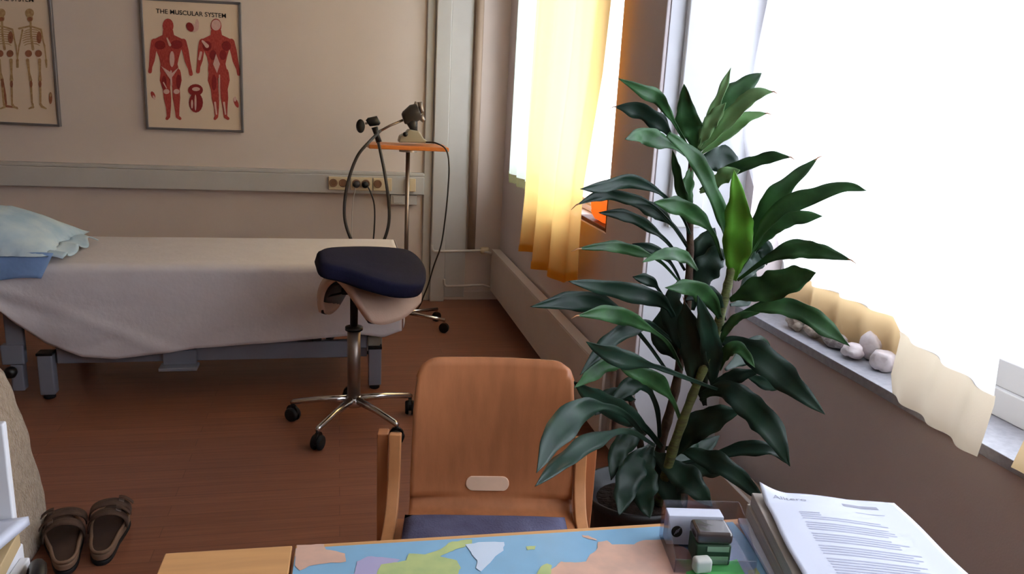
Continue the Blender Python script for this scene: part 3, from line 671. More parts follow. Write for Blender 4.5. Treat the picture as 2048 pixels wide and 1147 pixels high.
rb_ = lambda z: (XB-.0, pl([(.67, 1.325), (.8, 1.31), (1.134, 1.335), (2.35, 1.30)], z))
t = thing('white_curtain', 'white sheer curtain hanging in front of the windowsill right of the stones', 'curtain', (XB, 1.5, .67), 'white sheer curtains on the near window')
b = BM(); curtain_grid(b, lb, rb_, 2.35, lambda u: .865-.045*u, 3, .008, 70, 60); obj('curtain_cloth', b, SHEER, t, smooth=True)
b = BM()
def hb(u, v):
    z = lerp(.865-.045*u, .705-.035*u, v); l, r = lb(z), rb_(z); return Vector((lerp(l[0], r[0], u)+.009*math.sin(u*3*2*PI+.5+v*.7)-.004*v, lerp(l[1], r[1], u), z))
grid(b, hb, 70, 14); obj('beige_hem', b, HEMP, t, smooth=True, label='beige hem band')
t = thing('white_curtain', 'next curtain at the lower right corner, only its beige hem in view', 'curtain', (1.36, .9, .67), 'white sheer curtains on the near window')
b = BM(); curtain_grid(b, lambda z: (1.37, 1.235-(z-.7)*.25), lambda z: (1.37, .62), 2.35, lambda u: .86, 3, .01, 50, 40); obj('curtain_cloth', b, SHEER, t, smooth=True)
b = BM(); curtain_grid(b, lambda z: (1.37, 1.235-(z-.7)*.25), lambda z: (1.37, .62), .86, lambda u: .69, 3, .01, 50, 10); obj('beige_hem', b, HEMB, t, smooth=True, label='beige hem band')

# ------------------------------------------------------------------ orange ornament on the far sill
t = thing('orange_ornament', 'glowing orange translucent stone in a dark red holder on the far windowsill', 'ornament', (1.14, 3.2, .853))
b = BM(); bx(b, 1.09, 1.19, 3.06, 3.44, .8535, .87); obj('tray', b, DKRED, t, bevel=.004)
b = BM(); bx(b, 1.085, 1.19, 3.045, 3.06, .8535, 1.0); obj('side_panel', b, DKRED, t, bevel=.004)
b = BM(); bmesh.ops.create_icosphere(b, subdivisions=3, radius=1)
for v in b.verts:
    n = 1+.18*noise.noise(v.co*1.7)+.05*noise.noise(v.co*5); v.co = Vector((v.co.x*.04*n+1.14, v.co.y*.15*n+3.24, v.co.z*.06*n+.925))
obj('orange_stone', b, GLOWST, t, smooth=False)

# ------------------------------------------------------------------ stones on the near sill
def stone(px, py, sx, sy, sz, m, label, seed, rot=0, rough=.22, sub=3, blocky=0):
    p = onz(px, py, .688+sz*.6)
    b = BM(); bmesh.ops.create_icosphere(b, subdivisions=sub, radius=1)
    for v in b.verts:
        c = v.co.copy()
        if blocky:
            mx = max(abs(c.x), abs(c.y), abs(c.z)); c = c.lerp(c/mx*.85, blocky)
        n = 1+rough*noise.noise(c*1.6+Vector((seed, 0, 0)))+rough*.45*noise.noise(c*4.5+Vector((0, seed, 0)))
        v.co = RZ(rot) @ Vector((c.x*sx*n, c.y*sy*n, c.z*sz*n))+p
    lo = min(v.co.z for v in b.verts)
    for v in b.verts: v.co.z += .6885-lo
    for v in b.verts:
        if v.co.z < .6905: v.co.z = .6885
    tag(obj('stone', b, m, smooth=True), label, 'stone', 'stones on the near windowsill')
stone(1595, 650, .030, .036, .026, STONEA, 'pale knobbly stone with dark pits, first of the row nearest the plant', 1, rough=.6)
stone(1628, 665, .028, .042, .026, STONEA, 'smooth cream stone between the pitted one and the grey crusty one', 5, rough=.2)
stone(1668, 684, .032, .055, .024, STONEB, 'grey crusty flat stone under the drooping leaf tip', 9, rough=.3)
stone(1705, 708, .030, .035, .022, STONEC, 'small low white stone left of the two largest', 12, rough=.3)
stone(1738, 702, .026, .040, .040, STONEC, 'tall rounded white stone leaning behind the square one', 15, rough=.25)
stone(1766, 728, .033, .035, .030, STONEC, 'square-edged white quartz block beside the curtain hem', 20, rot=.5, rough=.12, blocky=.7)
stone(1545, 597, .030, .05, .018, STONEB, 'flat pinkish stone farthest back, under the bluish drooping leaf', 25, rough=.35)

# ------------------------------------------------------------------ plant
PC = Vector((.86, 1.98, 0))
t = thing('potted_dracaena', 'tall dark green dracaena with long drooping leaves in a black floor pot', 'plant', PC)
b = BM(); lathe(b, [(.11, 0), (.12, .01), (.15, .24), (.158, .245), (.158, .27), (.148, .27), (.142, .235)], PC, 36); obj('pot', b, POTM, t, smooth=True)
b = BM(); lathe(b, [(.12, .2), (.141, .232), (.06, .24), (.005, .243)], PC, 24); obj('soil', b, SOIL, t, smooth=True)
def S3(lst): return [ony(x, y, Y) for x, y, Y in lst]
canes = [([(1305, 1010, 1.97), (1320, 900, 1.97), (1350, 780, 1.96), (1372, 640, 1.95), (1380, 500, 1.95), (1378, 400, 1.95), (1384, 300, 1.95)], [.016, .014, .013, .012, .010, .009, .007], CANED),
         ([(1320, 1005, 1.93), (1345, 900, 1.90), (1385, 790, 1.88), (1425, 690, 1.86), (1448, 600, 1.85), (1462, 540, 1.85), (1476, 460, 1.85)], [.016, .014, .012, .012, .012, .011, .009], CANE),
         ([(1290, 1010, 2.02), (1285, 930, 2.02), (1275, 850, 2.0), (1262, 800, 2.0)], [.013, .011, .010, .008], CANED)]
for pts, rs, m_ in canes:
    P = cr(S3(pts), 6); R = [pl([(i/(len(rs)-1), r) for i, r in enumerate(rs)], k/(len(P)-1)) for k in range(len(P))]
    # swollen leaf scars
    R = [r*(1.12 if k % 3 == 0 else .96) for k, r in enumerate(R)]
    b = BM(); tube(b, P, R, 12); obj('cane', b, m_, t, smooth=True)
def leaf(pts, w, Yb, Yt, m_, stalk=.25, fold=.22, tilt=.0, tip=None, wav=1.0):
    n = len(pts); P3 = []
    cum = [0]
    for a, c in zip(pts, pts[1:]): cum.append(cum[-1]+math.hypot(c[0]-a[0], c[1]-a[1]))
    for (x, y), s in zip(pts, cum): P3.append(ony(x, y, lerp(Yb, Yt, (s/cum[-1])**(.6 if Yt < 1.4 else 1))))
    C = cr(P3, 9); N = len(C)-1; b = BM(); cols = []
    seed = random.random()*50
    for i, p in enumerate(C):
        s = i/N; tdir = (C[min(i+1, N)]-C[max(i-1, 0)]).normalized(); view = (p-EYE).normalized()
        dist = (p-EYE).dot(FW); wid = w*dist/F
        side = tdir.cross(view).normalized(); nn = side.cross(tdir).normalized()
        # blade frame is rolled about the spine
        sd = side*math.cos(tilt)+nn*math.sin(tilt); nm = nn*math.cos(tilt)-side*math.sin(tilt)
        if s < stalk: k = lerp(.16, .30, s/stalk)
        else:
            q = (s-stalk)/(1-stalk); k = .30+.70*math.sin(min(1, q/.45)*PI/2) if q < .45 else max(.0, 1-((q-.45)/.55)**2.3)
        k = max(k, .015); hw = wid*k/2/max(.5, math.cos(tilt))*(1+.30*noise.noise(Vector((s*5.5, seed, 0))))
        r = []
        for j in (-1, -.5, 0, .5, 1):
            ww = wav*hw*.26*math.sin(s*17+j*1.3+seed)*abs(j)
            ej = 1+.24*abs(j)*noise.noise(Vector((s*9, seed+j*7, 2)))
            r.append(b.verts.new(p+sd*(hw*j*ej)+nm*(-hw*fold*abs(j)*1.2+ww)))
        cols.append(r)
    for i in range(N):
        for j in range(4): b.faces.new((cols[i][j], cols[i+1][j], cols[i+1][j+1], cols[i][j+1]))
    o = obj('leaf', b, m_, t, smooth=True, solid=.0012)
    if tip:
        b = BM(); tube(b, [C[-2], C[-1], C[-1]+(C[-1]-C[-3])*.8+Vector((0, 0, -.006))], [.002, .0016, .0006], 6); obj('dry_tip', b, DRY, o, smooth=True)
G, D, Y_, Br = LEAF, LEAFD, LEAFL, LEAFB
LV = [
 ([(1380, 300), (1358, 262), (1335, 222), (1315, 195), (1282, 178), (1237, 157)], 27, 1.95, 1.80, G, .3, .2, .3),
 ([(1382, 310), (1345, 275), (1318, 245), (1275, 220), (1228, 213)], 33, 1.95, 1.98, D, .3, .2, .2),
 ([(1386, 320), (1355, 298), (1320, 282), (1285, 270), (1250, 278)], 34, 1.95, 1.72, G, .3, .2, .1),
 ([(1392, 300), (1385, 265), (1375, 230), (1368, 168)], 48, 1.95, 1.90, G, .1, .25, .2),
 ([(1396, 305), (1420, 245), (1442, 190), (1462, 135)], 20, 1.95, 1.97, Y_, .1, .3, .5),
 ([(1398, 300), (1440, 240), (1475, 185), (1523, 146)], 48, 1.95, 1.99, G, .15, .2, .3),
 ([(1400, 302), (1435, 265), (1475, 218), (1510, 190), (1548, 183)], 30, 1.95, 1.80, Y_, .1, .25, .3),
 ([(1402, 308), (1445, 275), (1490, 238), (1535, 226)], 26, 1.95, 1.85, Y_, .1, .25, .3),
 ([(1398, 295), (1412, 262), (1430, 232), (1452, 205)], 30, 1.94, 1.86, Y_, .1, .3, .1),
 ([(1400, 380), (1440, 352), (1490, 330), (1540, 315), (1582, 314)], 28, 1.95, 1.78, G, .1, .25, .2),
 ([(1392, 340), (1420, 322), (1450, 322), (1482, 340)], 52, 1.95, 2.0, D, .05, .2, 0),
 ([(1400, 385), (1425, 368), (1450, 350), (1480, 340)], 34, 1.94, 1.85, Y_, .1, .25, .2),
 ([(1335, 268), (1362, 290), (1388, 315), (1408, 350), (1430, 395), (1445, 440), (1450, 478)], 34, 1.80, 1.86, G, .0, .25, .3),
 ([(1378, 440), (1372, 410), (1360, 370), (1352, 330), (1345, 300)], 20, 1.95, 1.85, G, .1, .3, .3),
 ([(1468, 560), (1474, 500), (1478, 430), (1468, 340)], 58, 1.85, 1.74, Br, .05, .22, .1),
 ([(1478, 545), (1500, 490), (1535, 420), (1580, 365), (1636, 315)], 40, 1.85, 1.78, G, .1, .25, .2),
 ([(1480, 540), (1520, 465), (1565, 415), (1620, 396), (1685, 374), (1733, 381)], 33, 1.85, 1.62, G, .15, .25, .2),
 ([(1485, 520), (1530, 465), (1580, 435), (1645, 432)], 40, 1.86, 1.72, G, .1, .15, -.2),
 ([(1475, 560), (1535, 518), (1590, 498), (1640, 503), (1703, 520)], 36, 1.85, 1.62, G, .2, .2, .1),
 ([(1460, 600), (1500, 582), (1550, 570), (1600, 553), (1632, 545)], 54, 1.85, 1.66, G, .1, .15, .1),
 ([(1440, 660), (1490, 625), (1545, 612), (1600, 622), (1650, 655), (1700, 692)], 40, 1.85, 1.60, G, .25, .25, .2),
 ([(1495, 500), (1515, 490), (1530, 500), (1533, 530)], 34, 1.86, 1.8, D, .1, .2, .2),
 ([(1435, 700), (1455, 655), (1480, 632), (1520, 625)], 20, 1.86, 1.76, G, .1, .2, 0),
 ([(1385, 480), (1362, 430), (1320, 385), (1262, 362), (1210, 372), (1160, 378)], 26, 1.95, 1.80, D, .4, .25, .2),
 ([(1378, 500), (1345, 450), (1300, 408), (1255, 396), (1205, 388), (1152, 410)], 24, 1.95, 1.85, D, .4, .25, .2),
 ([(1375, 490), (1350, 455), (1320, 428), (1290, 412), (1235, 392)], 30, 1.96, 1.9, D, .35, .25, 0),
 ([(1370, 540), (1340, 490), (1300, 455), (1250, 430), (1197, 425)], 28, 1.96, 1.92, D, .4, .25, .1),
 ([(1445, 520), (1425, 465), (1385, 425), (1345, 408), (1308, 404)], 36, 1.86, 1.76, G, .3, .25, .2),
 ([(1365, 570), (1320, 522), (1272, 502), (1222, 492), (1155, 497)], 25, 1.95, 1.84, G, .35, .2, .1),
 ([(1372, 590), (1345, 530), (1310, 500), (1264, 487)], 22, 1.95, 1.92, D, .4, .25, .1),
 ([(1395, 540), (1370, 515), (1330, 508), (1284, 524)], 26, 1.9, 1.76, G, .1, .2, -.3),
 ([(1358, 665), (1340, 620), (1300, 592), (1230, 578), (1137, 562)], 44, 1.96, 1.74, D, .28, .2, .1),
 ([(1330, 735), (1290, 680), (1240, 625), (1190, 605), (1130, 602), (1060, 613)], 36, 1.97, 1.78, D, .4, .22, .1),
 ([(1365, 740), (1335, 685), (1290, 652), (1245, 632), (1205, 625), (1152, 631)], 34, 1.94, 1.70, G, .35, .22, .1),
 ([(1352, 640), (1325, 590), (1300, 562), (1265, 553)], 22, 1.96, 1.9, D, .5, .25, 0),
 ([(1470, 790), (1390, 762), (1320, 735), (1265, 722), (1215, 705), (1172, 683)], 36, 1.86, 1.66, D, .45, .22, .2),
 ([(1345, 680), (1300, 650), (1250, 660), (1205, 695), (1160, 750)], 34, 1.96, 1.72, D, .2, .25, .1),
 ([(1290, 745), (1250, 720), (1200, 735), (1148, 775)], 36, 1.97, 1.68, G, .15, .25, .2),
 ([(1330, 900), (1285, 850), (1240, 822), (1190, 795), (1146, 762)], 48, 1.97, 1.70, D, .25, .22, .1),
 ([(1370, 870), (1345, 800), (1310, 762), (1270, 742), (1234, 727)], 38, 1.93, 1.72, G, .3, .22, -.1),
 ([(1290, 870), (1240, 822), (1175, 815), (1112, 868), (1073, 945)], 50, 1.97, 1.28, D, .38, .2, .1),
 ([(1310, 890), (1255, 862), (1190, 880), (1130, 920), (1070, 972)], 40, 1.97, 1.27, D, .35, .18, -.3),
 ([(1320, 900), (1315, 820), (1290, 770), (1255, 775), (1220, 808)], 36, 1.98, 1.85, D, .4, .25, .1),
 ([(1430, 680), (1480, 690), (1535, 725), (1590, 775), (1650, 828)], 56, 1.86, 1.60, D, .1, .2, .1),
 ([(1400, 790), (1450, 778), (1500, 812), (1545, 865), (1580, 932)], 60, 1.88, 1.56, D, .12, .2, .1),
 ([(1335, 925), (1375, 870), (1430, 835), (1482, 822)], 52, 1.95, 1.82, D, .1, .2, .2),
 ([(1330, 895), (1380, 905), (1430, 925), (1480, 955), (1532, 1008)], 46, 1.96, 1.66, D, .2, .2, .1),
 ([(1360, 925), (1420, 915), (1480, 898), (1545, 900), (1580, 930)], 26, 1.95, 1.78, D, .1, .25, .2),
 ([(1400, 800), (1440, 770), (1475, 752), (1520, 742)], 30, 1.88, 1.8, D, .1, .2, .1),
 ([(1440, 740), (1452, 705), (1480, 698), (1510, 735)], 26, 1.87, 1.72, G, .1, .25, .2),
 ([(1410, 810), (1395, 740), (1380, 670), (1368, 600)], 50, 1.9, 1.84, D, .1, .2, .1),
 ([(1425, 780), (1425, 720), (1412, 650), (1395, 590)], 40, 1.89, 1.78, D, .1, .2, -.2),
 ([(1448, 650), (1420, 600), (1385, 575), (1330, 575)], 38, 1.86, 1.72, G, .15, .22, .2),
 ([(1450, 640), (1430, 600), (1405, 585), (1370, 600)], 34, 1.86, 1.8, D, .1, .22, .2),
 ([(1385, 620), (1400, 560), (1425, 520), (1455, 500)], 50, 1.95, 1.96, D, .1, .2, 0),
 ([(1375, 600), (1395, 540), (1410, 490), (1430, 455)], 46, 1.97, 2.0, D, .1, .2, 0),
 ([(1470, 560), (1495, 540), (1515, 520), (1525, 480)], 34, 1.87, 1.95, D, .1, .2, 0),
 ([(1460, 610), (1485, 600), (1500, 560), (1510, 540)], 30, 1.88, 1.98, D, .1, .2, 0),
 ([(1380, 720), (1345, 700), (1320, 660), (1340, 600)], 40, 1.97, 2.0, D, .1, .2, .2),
 ([(1360, 560), (1345, 600), (1350, 650), (1362, 700)], 44, 1.97, 1.9, D, .1, .2, -.2),
 ([(1300, 900), (1345, 935), (1385, 970), (1425, 1012)], 52, 1.97, 1.75, D, .1, .2, .1),
 ([(1300, 890), (1268, 930), (1250, 980), (1238, 1030)], 56, 1.99, 1.80, D, .1, .2, .1),
 ([(1305, 890), (1290, 940), (1288, 990), (1300, 1035)], 56, 1.98, 1.82, D, .1, .2, -.1),
 ([(1310, 905), (1330, 950), (1345, 1000), (1350, 1040)], 44, 1.98, 1.8, D, .1, .2, -.1),
 ([(1300, 860), (1265, 870), (1235, 905), (1222, 960)], 40, 2.0, 1.9, D, .1, .2, .2),
 ([(1270, 800), (1240, 790), (1215, 800), (1190, 830)], 36, 2.0, 1.9, D, .1, .2, .2),
 ([(1330, 930), (1390, 905), (1400, 900), (1440, 870)], 40, 1.97, 2.05, D, .1, .2, .2),
 ([(1315, 960), (1370, 930), (1410, 935), (1440, 950)], 40, 1.99, 2.05, D, .1, .2, .0),
 ([(1450, 740), (1485, 715), (1520, 690), (1540, 700)], 40, 1.88, 2.0, D, .1, .2, .0),
 ([(1460, 745), (1500, 752), (1535, 768), (1568, 772)], 26, 1.88, 1.95, D, .3, .2, .0),
 ([(1384, 330), (1376, 360), (1372, 400), (1382, 440)], 26, 1.95, 1.9, G, .1, .3, .2),
]
for i, L_ in enumerate(LV):
    leaf(L_[0], L_[1], L_[2], L_[3], L_[4], L_[5], L_[6], L_[7], tip=(i in (1, 6, 7, 9, 15, 18, 24, 28, 33, 46, 50)))

# ------------------------------------------------------------------ beech chair facing the desk
CR = math.radians(-9); CO = Vector((.335, 1.53, 0)); CM = RZ(CR)
def cl(x, y, z): return CO+CM @ Vector((x, y, z))
t = thing('beech_armchair', 'bent-ply beech chair with an oval grip in the back, pushed up to the map desk', 'chair', CO)
sp = [(-.20, .43), (-.02, .425), (.08, .425), (.125, .44), (.145, .48), (.16, .56), (.18, .66), (.202, .785)]   # y,z profile of the shell
SPN = cr([Vector((0, y, z)) for y, z in sp], 6)
def shellw(s, z): return pl([(.42, .194), (.5, .194), (.66, .192), (.79, .182)], z)
def shell(u, v):
    k = v*(len(SPN)-1); i = min(int(k), len(SPN)-2); p = SPN[i].lerp(SPN[i+1], k-i); a = u*2-1
    w = shellw(v, p.z); ztop = SPN[-1].z; x = a*w; R_ = .045
    y = p.y; z = p.z
    # rounded top corners
    if w-abs(x) < R_ and ztop-z < R_+.001:
        dx = R_-(w-abs(x)); zl = ztop-R_+math.sqrt(max(0, R_*R_-dx*dx)); z = min(z, zl)
    y += (.018*(a*a) * (-1) if p.z > .46 else 0)+.018*(1 if p.z > .46 else 0)*0
    return cl(x, y, z)
b = BM(); grid(b, shell, 40, 42); obj('seat_shell', b, BEECH, t, smooth=True, solid=.011)
b = BM(); pts = []
for k in range(32):
    a = 2*PI*k/32; ex = .036*(1 if math.cos(a) > 0 else -1)+.016*math.cos(a); pts.append((ex, .0165*math.sin(a)))
ring = [cl(x-.01, pl([(.44, .125), (.48, .145), (.56, .16), (.66, .18)], .488+z)-.0095, .488+z) for x, z in pts]
slab(b, ring, CM @ Vector((0, .006, 0))); obj('grip_plate', b, BEECHP, t, bevel=.0015, label='paler oval grip low in the backrest')
for s in (-1, 1):
    b = BM(); strip(b, cr([cl((s*.262 if s < 0 else .238), .165, .605), cl((s*.262 if s < 0 else .238), .17, .4), cl((s*.262 if s < 0 else .238), .19, .2), cl((s*.262 if s < 0 else .238), .215, .0)], 5), CM @ Vector((1, 0, 0)), .026, .034); obj('rear_leg', b, BEECH, t, bevel=.003)
    b = BM(); strip(b, cr([cl((s*.232 if s < 0 else .21), .15, .607), cl((s*.232 if s < 0 else .21), .14, .55), cl((s*.232 if s < 0 else .21), .125, .49), cl((s*.233 if s < 0 else .21), .07, .43), cl((s*.235 if s < 0 else .212), -.03, .405), cl((s*.235 if s < 0 else .212), -.15, .395), cl((s*.235 if s < 0 else .212), -.205, .36), cl((s*.235 if s < 0 else .212), -.225, .2), cl((s*.235 if s < 0 else .212), -.235, 0)], 6), CM @ Vector((1, 0, 0)), .028, .028); obj('front_leg', b, BEECHM, t, bevel=.003)
    b = BM(); box(b, cl(s*.214, .0, .405), (.02, .2, .018), CM); obj('seat_rail', b, BEECH, t, bevel=.003)
b = BM(); box(b, cl(0, -.1, .395), (.44, .03, .02), CM); obj('cross_rail', b, BEECH, t, bevel=.003)
b = BM(); box(b, cl(0, .05, .395), (.44, .03, .02), CM); obj('cross_rail', b, BEECH, t, bevel=.003)
b = BM()
def cu(u, v, s):
    a, c = u*2-1, v*2-1; h = (max(0, 1-abs(a)**6)*max(0, 1-abs(c)**6))**.5
    return cl(-.015+a*.185, -.095+c*.155, .447+.016*s*h)
grid(b, lambda u, v: cu(u, v, 1), 20, 20); grid(b, lambda u, v: cu(u, v, -1 if False else -.6), 20, 20); bmesh.ops.remove_doubles(b, verts=b.verts, dist=.0004)
tag(obj('seat_cushion', b, BLUEG, smooth=True), 'thin blue-grey cushion lying on the beech chair seat', 'cushion')

# ------------------------------------------------------------------ desk with world map
A = onz(330, 1105, .74); Bk = onz(1510, 1034, .74); dx = (Bk-A).normalized(); dx.z = 0; dx.normalize(); dy = Vector((-dx.y, dx.x, 0))
DA = math.atan2(dx.y, dx.x); O = Vector((A.x, A.y, 0))
def dk(x, y, z): return O+dx*x+dy*y+Vector((0, 0, z))
t = thing('desk', 'pale beech desk in the foreground carrying a world map', 'desk', O)
DW = 1.085; DD = .75; SX = (onz(587, 1090, .74)-O).dot(dx)
def slabbox(x0, x1, y0, y1, z0, z1): 
    b = BM(); slab(b, [dk(x0, y0, z0), dk(x1, y0, z0), dk(x1, y1, z0), dk(x0, y1, z0)], (0, 0, z1-z0)); return b
obj('tabletop', slabbox(SX+.0025, DW, -DD, 0, .715, .74), BEECHL, t, bevel=.002)
obj('side_leaf', slabbox(0, SX-.0015, -DD, 0, .715, .74), BEECHL, t, bevel=.002)
for x, y in ((.05, -.08), (DW-.05, -.08), (.05, -DD+.08), (DW-.05, -DD+.08)):
    b = BM(); tube(b, [dk(x, y, 0), dk(x, y, .70)], .02, 16); obj('leg', b, STEEL, t, smooth=True)
obj('apron', slabbox(.03, DW-.03, -.09, -.07, .65, .713), BEECHL, t)
obj('apron', slabbox(.03, DW-.03, -DD+.07, -DD+.09, .65, .713), BEECHL, t)
t = thing('world_map_mat', 'world map desk mat with blue sea and peach land on the desk', 'map', dk(.5, -.3, .741))
MZ = .7415
obj('sea', slabbox(SX+.004, .868, -DD+.1, -.0115, .7404, MZ), SEA, t)
def land(name, pts, m_, z):
    b = BM(); P = [onz(x, y, z) for x, y in pts]; P2 = []
    for i, p in enumerate(P):
        q = P[(i+1) % len(P)]; n = max(2, int((q-p).length/.006))
        for k in range(n):
            r = p.lerp(q, k/n); w = Vector((noise.noise(r*120), noise.noise(r*120+Vector((9, 9, 9))), 0))*.0028; P2.append(r+w if k else p)
    V_ = [b.verts.new(p) for p in P2]; f = b.faces.new(V_)
    bmesh.ops.triangulate(b, faces=[f], ngon_method='EAR_CLIP')
    obj(name, b, m_, t, solid=.0001)
land('peach_land', [(593, 1089), (648, 1087), (652, 1098), (672, 1101), (690, 1106), (692, 1122), (650, 1126), (618, 1131), (600, 1140), (590, 1130)], MPEACH, MZ+.0006)
land('lilac_land', [(708, 1147), (714, 1122), (735, 1112), (764, 1113), (800, 1118), (780, 1132), (760, 1165), (712, 1165)], MPURP, MZ+.0005)
land('green_land', [(745, 1165), (762, 1128), (812, 1120), (818, 1106), (850, 1108), (880, 1098), (905, 1082), (944, 1078), (944, 1088), (912, 1097), (880, 1112), (914, 1120), (922, 1135), (905, 1165)], MGREEN, MZ+.0007)
land('white_land', [(930, 1088), (965, 1083), (1008, 1083), (1007, 1100), (990, 1112), (980, 1125), (962, 1142), (952, 1135), (955, 1120), (944, 1108), (938, 1098)], MWHITE, MZ+.0008)
land('yellow_island', [(1052, 1092), (1072, 1091), (1070, 1098), (1055, 1099)], MGREEN, MZ+.0005)
land('peach_island', [(1164, 1069), (1176, 1070), (1192, 1077), (1194, 1080), (1178, 1077), (1166, 1073)], MPEACH, MZ+.0005)
land('green_coast', [(1060, 1165), (1070, 1150), (1082, 1132), (1094, 1126), (1104, 1130), (1100, 1165)], MGREEN, MZ+.0007)
land('peach_land', [(1104, 1165), (1098, 1140), (1112, 1132), (1122, 1122), (1150, 1124), (1172, 1122), (1180, 1108), (1192, 1100), (1196, 1083), (1214, 1080), (1224, 1088), (1268, 1088), (1285, 1080), (1332, 1077), (1380, 1100), (1400, 1165)], MPEACH, MZ+.0006)
land('yellow_coast', [(1500, 1165), (1496, 1140), (1512, 1134), (1530, 1165)], MGREEN, MZ+.0006)

# card holder with box, stamp; eraser and note
H0 = onz(1333, 1108, .7425); HR = DA+math.radians(0)
hx = (onz(1492, 1112, .7425)-H0); hx.z = 0; hl = .118; hx.normalize(); hy = Vector((-hx.y, hx.x, 0))
def hp(x, y, z): return H0+hx*x+hy*y+Vector((0, 0, z))
def hbox(x0, x1, y0, y1, z0, z1):
    b = BM(); slab(b, [hp(x0, y0, z0), hp(x1, y0, z0), hp(x1, y1, z0), hp(x0, y1, z0)], (0, 0, z1-z0)); return b
t = thing('acrylic_holder', 'clear acrylic desk holder standing on the map', 'holder', hp(.05, 0, 0))
obj('base_plate', hbox(0, hl, -.045, .05, .0005, .0025), ACRYL, t)
obj('back_wall', hbox(0, hl, .05, .052, .0005, .062), ACRYL, t)
obj('front_lip', hbox(0, hl, -.047, -.045, .0005, .022), ACRYL, t)
for x in (0, hl):
    b = BM(); P = [hp(x, -.045, .001), hp(x, .05, .001), hp(x, .05, .062), hp(x, .02, .055), hp(x, -.045, .022)]; slab(b, P, hx*.002); obj('side_wall', b, ACRYL, t)
t = thing('card_box', 'white cardboard box with a dark round emblem in the acrylic holder', 'box', hp(.045, .03, .003))
obj('box_body', hbox(.004, .088, .022, .046, .003, .052), PAPER, t, bevel=.0015)
b = BM(); cc = hp(.018, .0212, .026); 
slab(b, [cc+hx*(.0085*math.cos(2*PI*k/24))+Vector((0, 0, .0095*math.sin(2*PI*k/24))) for k in range(24)], hy*-.0004); em = obj('emblem', b, BLKINK, t, label='dark round emblem')
b = BM()
for k in range(3): slab(b, [cc+hx*(-.004+k*.0025)+Vector((0, 0, -.005+k*.002))+hy*-.0006, cc+hx*(-.003+k*.0025)+Vector((0, 0, -.005+k*.002))+hy*-.0006, cc+hx*(.0+k*.0025)+Vector((0, 0, .003+k*.002))+hy*-.0006, cc+hx*(-.001+k*.0025)+Vector((0, 0, .003+k*.002))+hy*-.0006], hy*-.0003)
obj('emblem_mark', b, INK, em)
t = thing('self_inking_stamp', 'self-inking stamp with smoky cap and dark green body in the acrylic holder', 'stamp', hp(.06, 0, .003))
obj('stamp_body', hbox(.034, .086, -.030, .012, .003, .036), STAMPG, t, bevel=.003)
obj('stamp_cap', hbox(.033, .087, -.031, .013, .0362, .055), SMOKE, t, bevel=.006)
obj('label_strip', hbox(.050, .082, -.0312, -.0302, .026, .034), STAMPL, t, label='pale green label strip')
obj('label_strip', hbox(.050, .082, -.0312, -.0302, .006, .018), STAMPL, t, label='pale green label strip')
E0 = onz(1402, 1143, .7463)
b = BM(); box(b, E0+Vector((0, 0, .0125)), (.026, .018, .022), RZ(DA)); tag(obj('eraser', b, ERASER, bevel=.005), 'small white eraser block in front of the acrylic holder', 'eraser')
b = BM(); slab(b, [onz(1372, 1143, .7457), onz(1474, 1118, .7457), onz(1496, 1160, .7457), onz(1376, 1172, .7457)], (0, 0, .0004)); tag(obj('sticky_note', b, GNOTE), 'bright green note lying on the map under the eraser', 'note')

# paper stack and letter
PA = math.radians(-14); px_ = Vector((math.cos(PA), math.sin(PA), 0)); py_ = Vector((-px_.y, px_.x, 0))
def stack(corner, w, h, z0, z1, da, nm, lb, m_, grp):
    a = PA+da; X_ = Vector((math.cos(a), math.sin(a), 0)); Y_v = Vector((-X_.y, X_.x, 0)); c = Vector((corner[0], corner[1], z0))
    b = BM(); slab(b, [c, c+X_*w, c+X_*w-Y_v*h, c-Y_v*h], (0, 0, z1-z0)); tag(obj(nm, b, m_, bevel=.0015), lb, 'papers', grp)
stack((.632, 1.03), .215, .30, .742, .749, math.radians(3), 'paper_sheaf', 'loose white sheets at the bottom of the pile, sticking out at the left', PAPER, 'paper bundles under the printed letter')
stack((.648, 1.035), .215, .30, .7495, .771, math.radians(0), 'paper_sheaf', 'thick lower bundle of grey-edged papers under the printed letter', PEDGE, 'paper bundles under the printed letter')
stack((.651, 1.030), .212, .298, .7715, .793, math.radians(-1), 'paper_sheaf', 'upper bundle of papers directly beneath the printed letter', PEDGE, 'paper bundles under the printed letter')
LC = Vector((.657, 1.022, .7945)); la = PA-math.radians(1); lx = Vector((math.cos(la), math.sin(la), 0)); ly = Vector((-lx.y, lx.x, 0))
def sheet(u, v, lift=0):
    z = .0015+lift + .020*max(0, 1-math.hypot(u*1.0, v*1.6)/.22)**1.6 + .004*math.sin(u*5)*(1-v)+.006*math.sin(v*3)*(1-u) - .010*max(0, u-.72)**1.3
    return LC+lx*(u*(.216+.035*v)+ .002*math.sin(v*9))-ly*(v*.297)+Vector((0, 0, max(z, .0006+lift)))
t = thing('printed_letter', 'white printed letter with a curled corner on top of the paper pile', 'paper', LC)
b = BM(); grid(b, sheet, 30, 36); obj('sheet', b, PAPER, t, smooth=True, solid=.0004)
b = BM()
def bar(u0, u1, v0, v1, bb):
    n = 8; V_ = [[bb.verts.new(sheet(lerp(u0, u1, i/n), lerp(v0, v1, j), .0006)) for j in (0, 1)] for i in range(n+1)]
    for i in range(n): bb.faces.new((V_[i][0], V_[i+1][0], V_[i+1][1], V_[i][1]))
bar(.57, .82, .065, .092, b); obj('grey_heading_bar', b, INK, t)
b = BM(); rr = random.Random(3)
v = .17
bar(.62, .82, .145, .150, b)
for k in range(36):
    v0 = .20+k*.021; 
    if k in (4, 9, 14, 19): continue
    bar(.20, (.34 if k < 2 else rr.uniform(.70, .82)), v0, v0+.009, b)
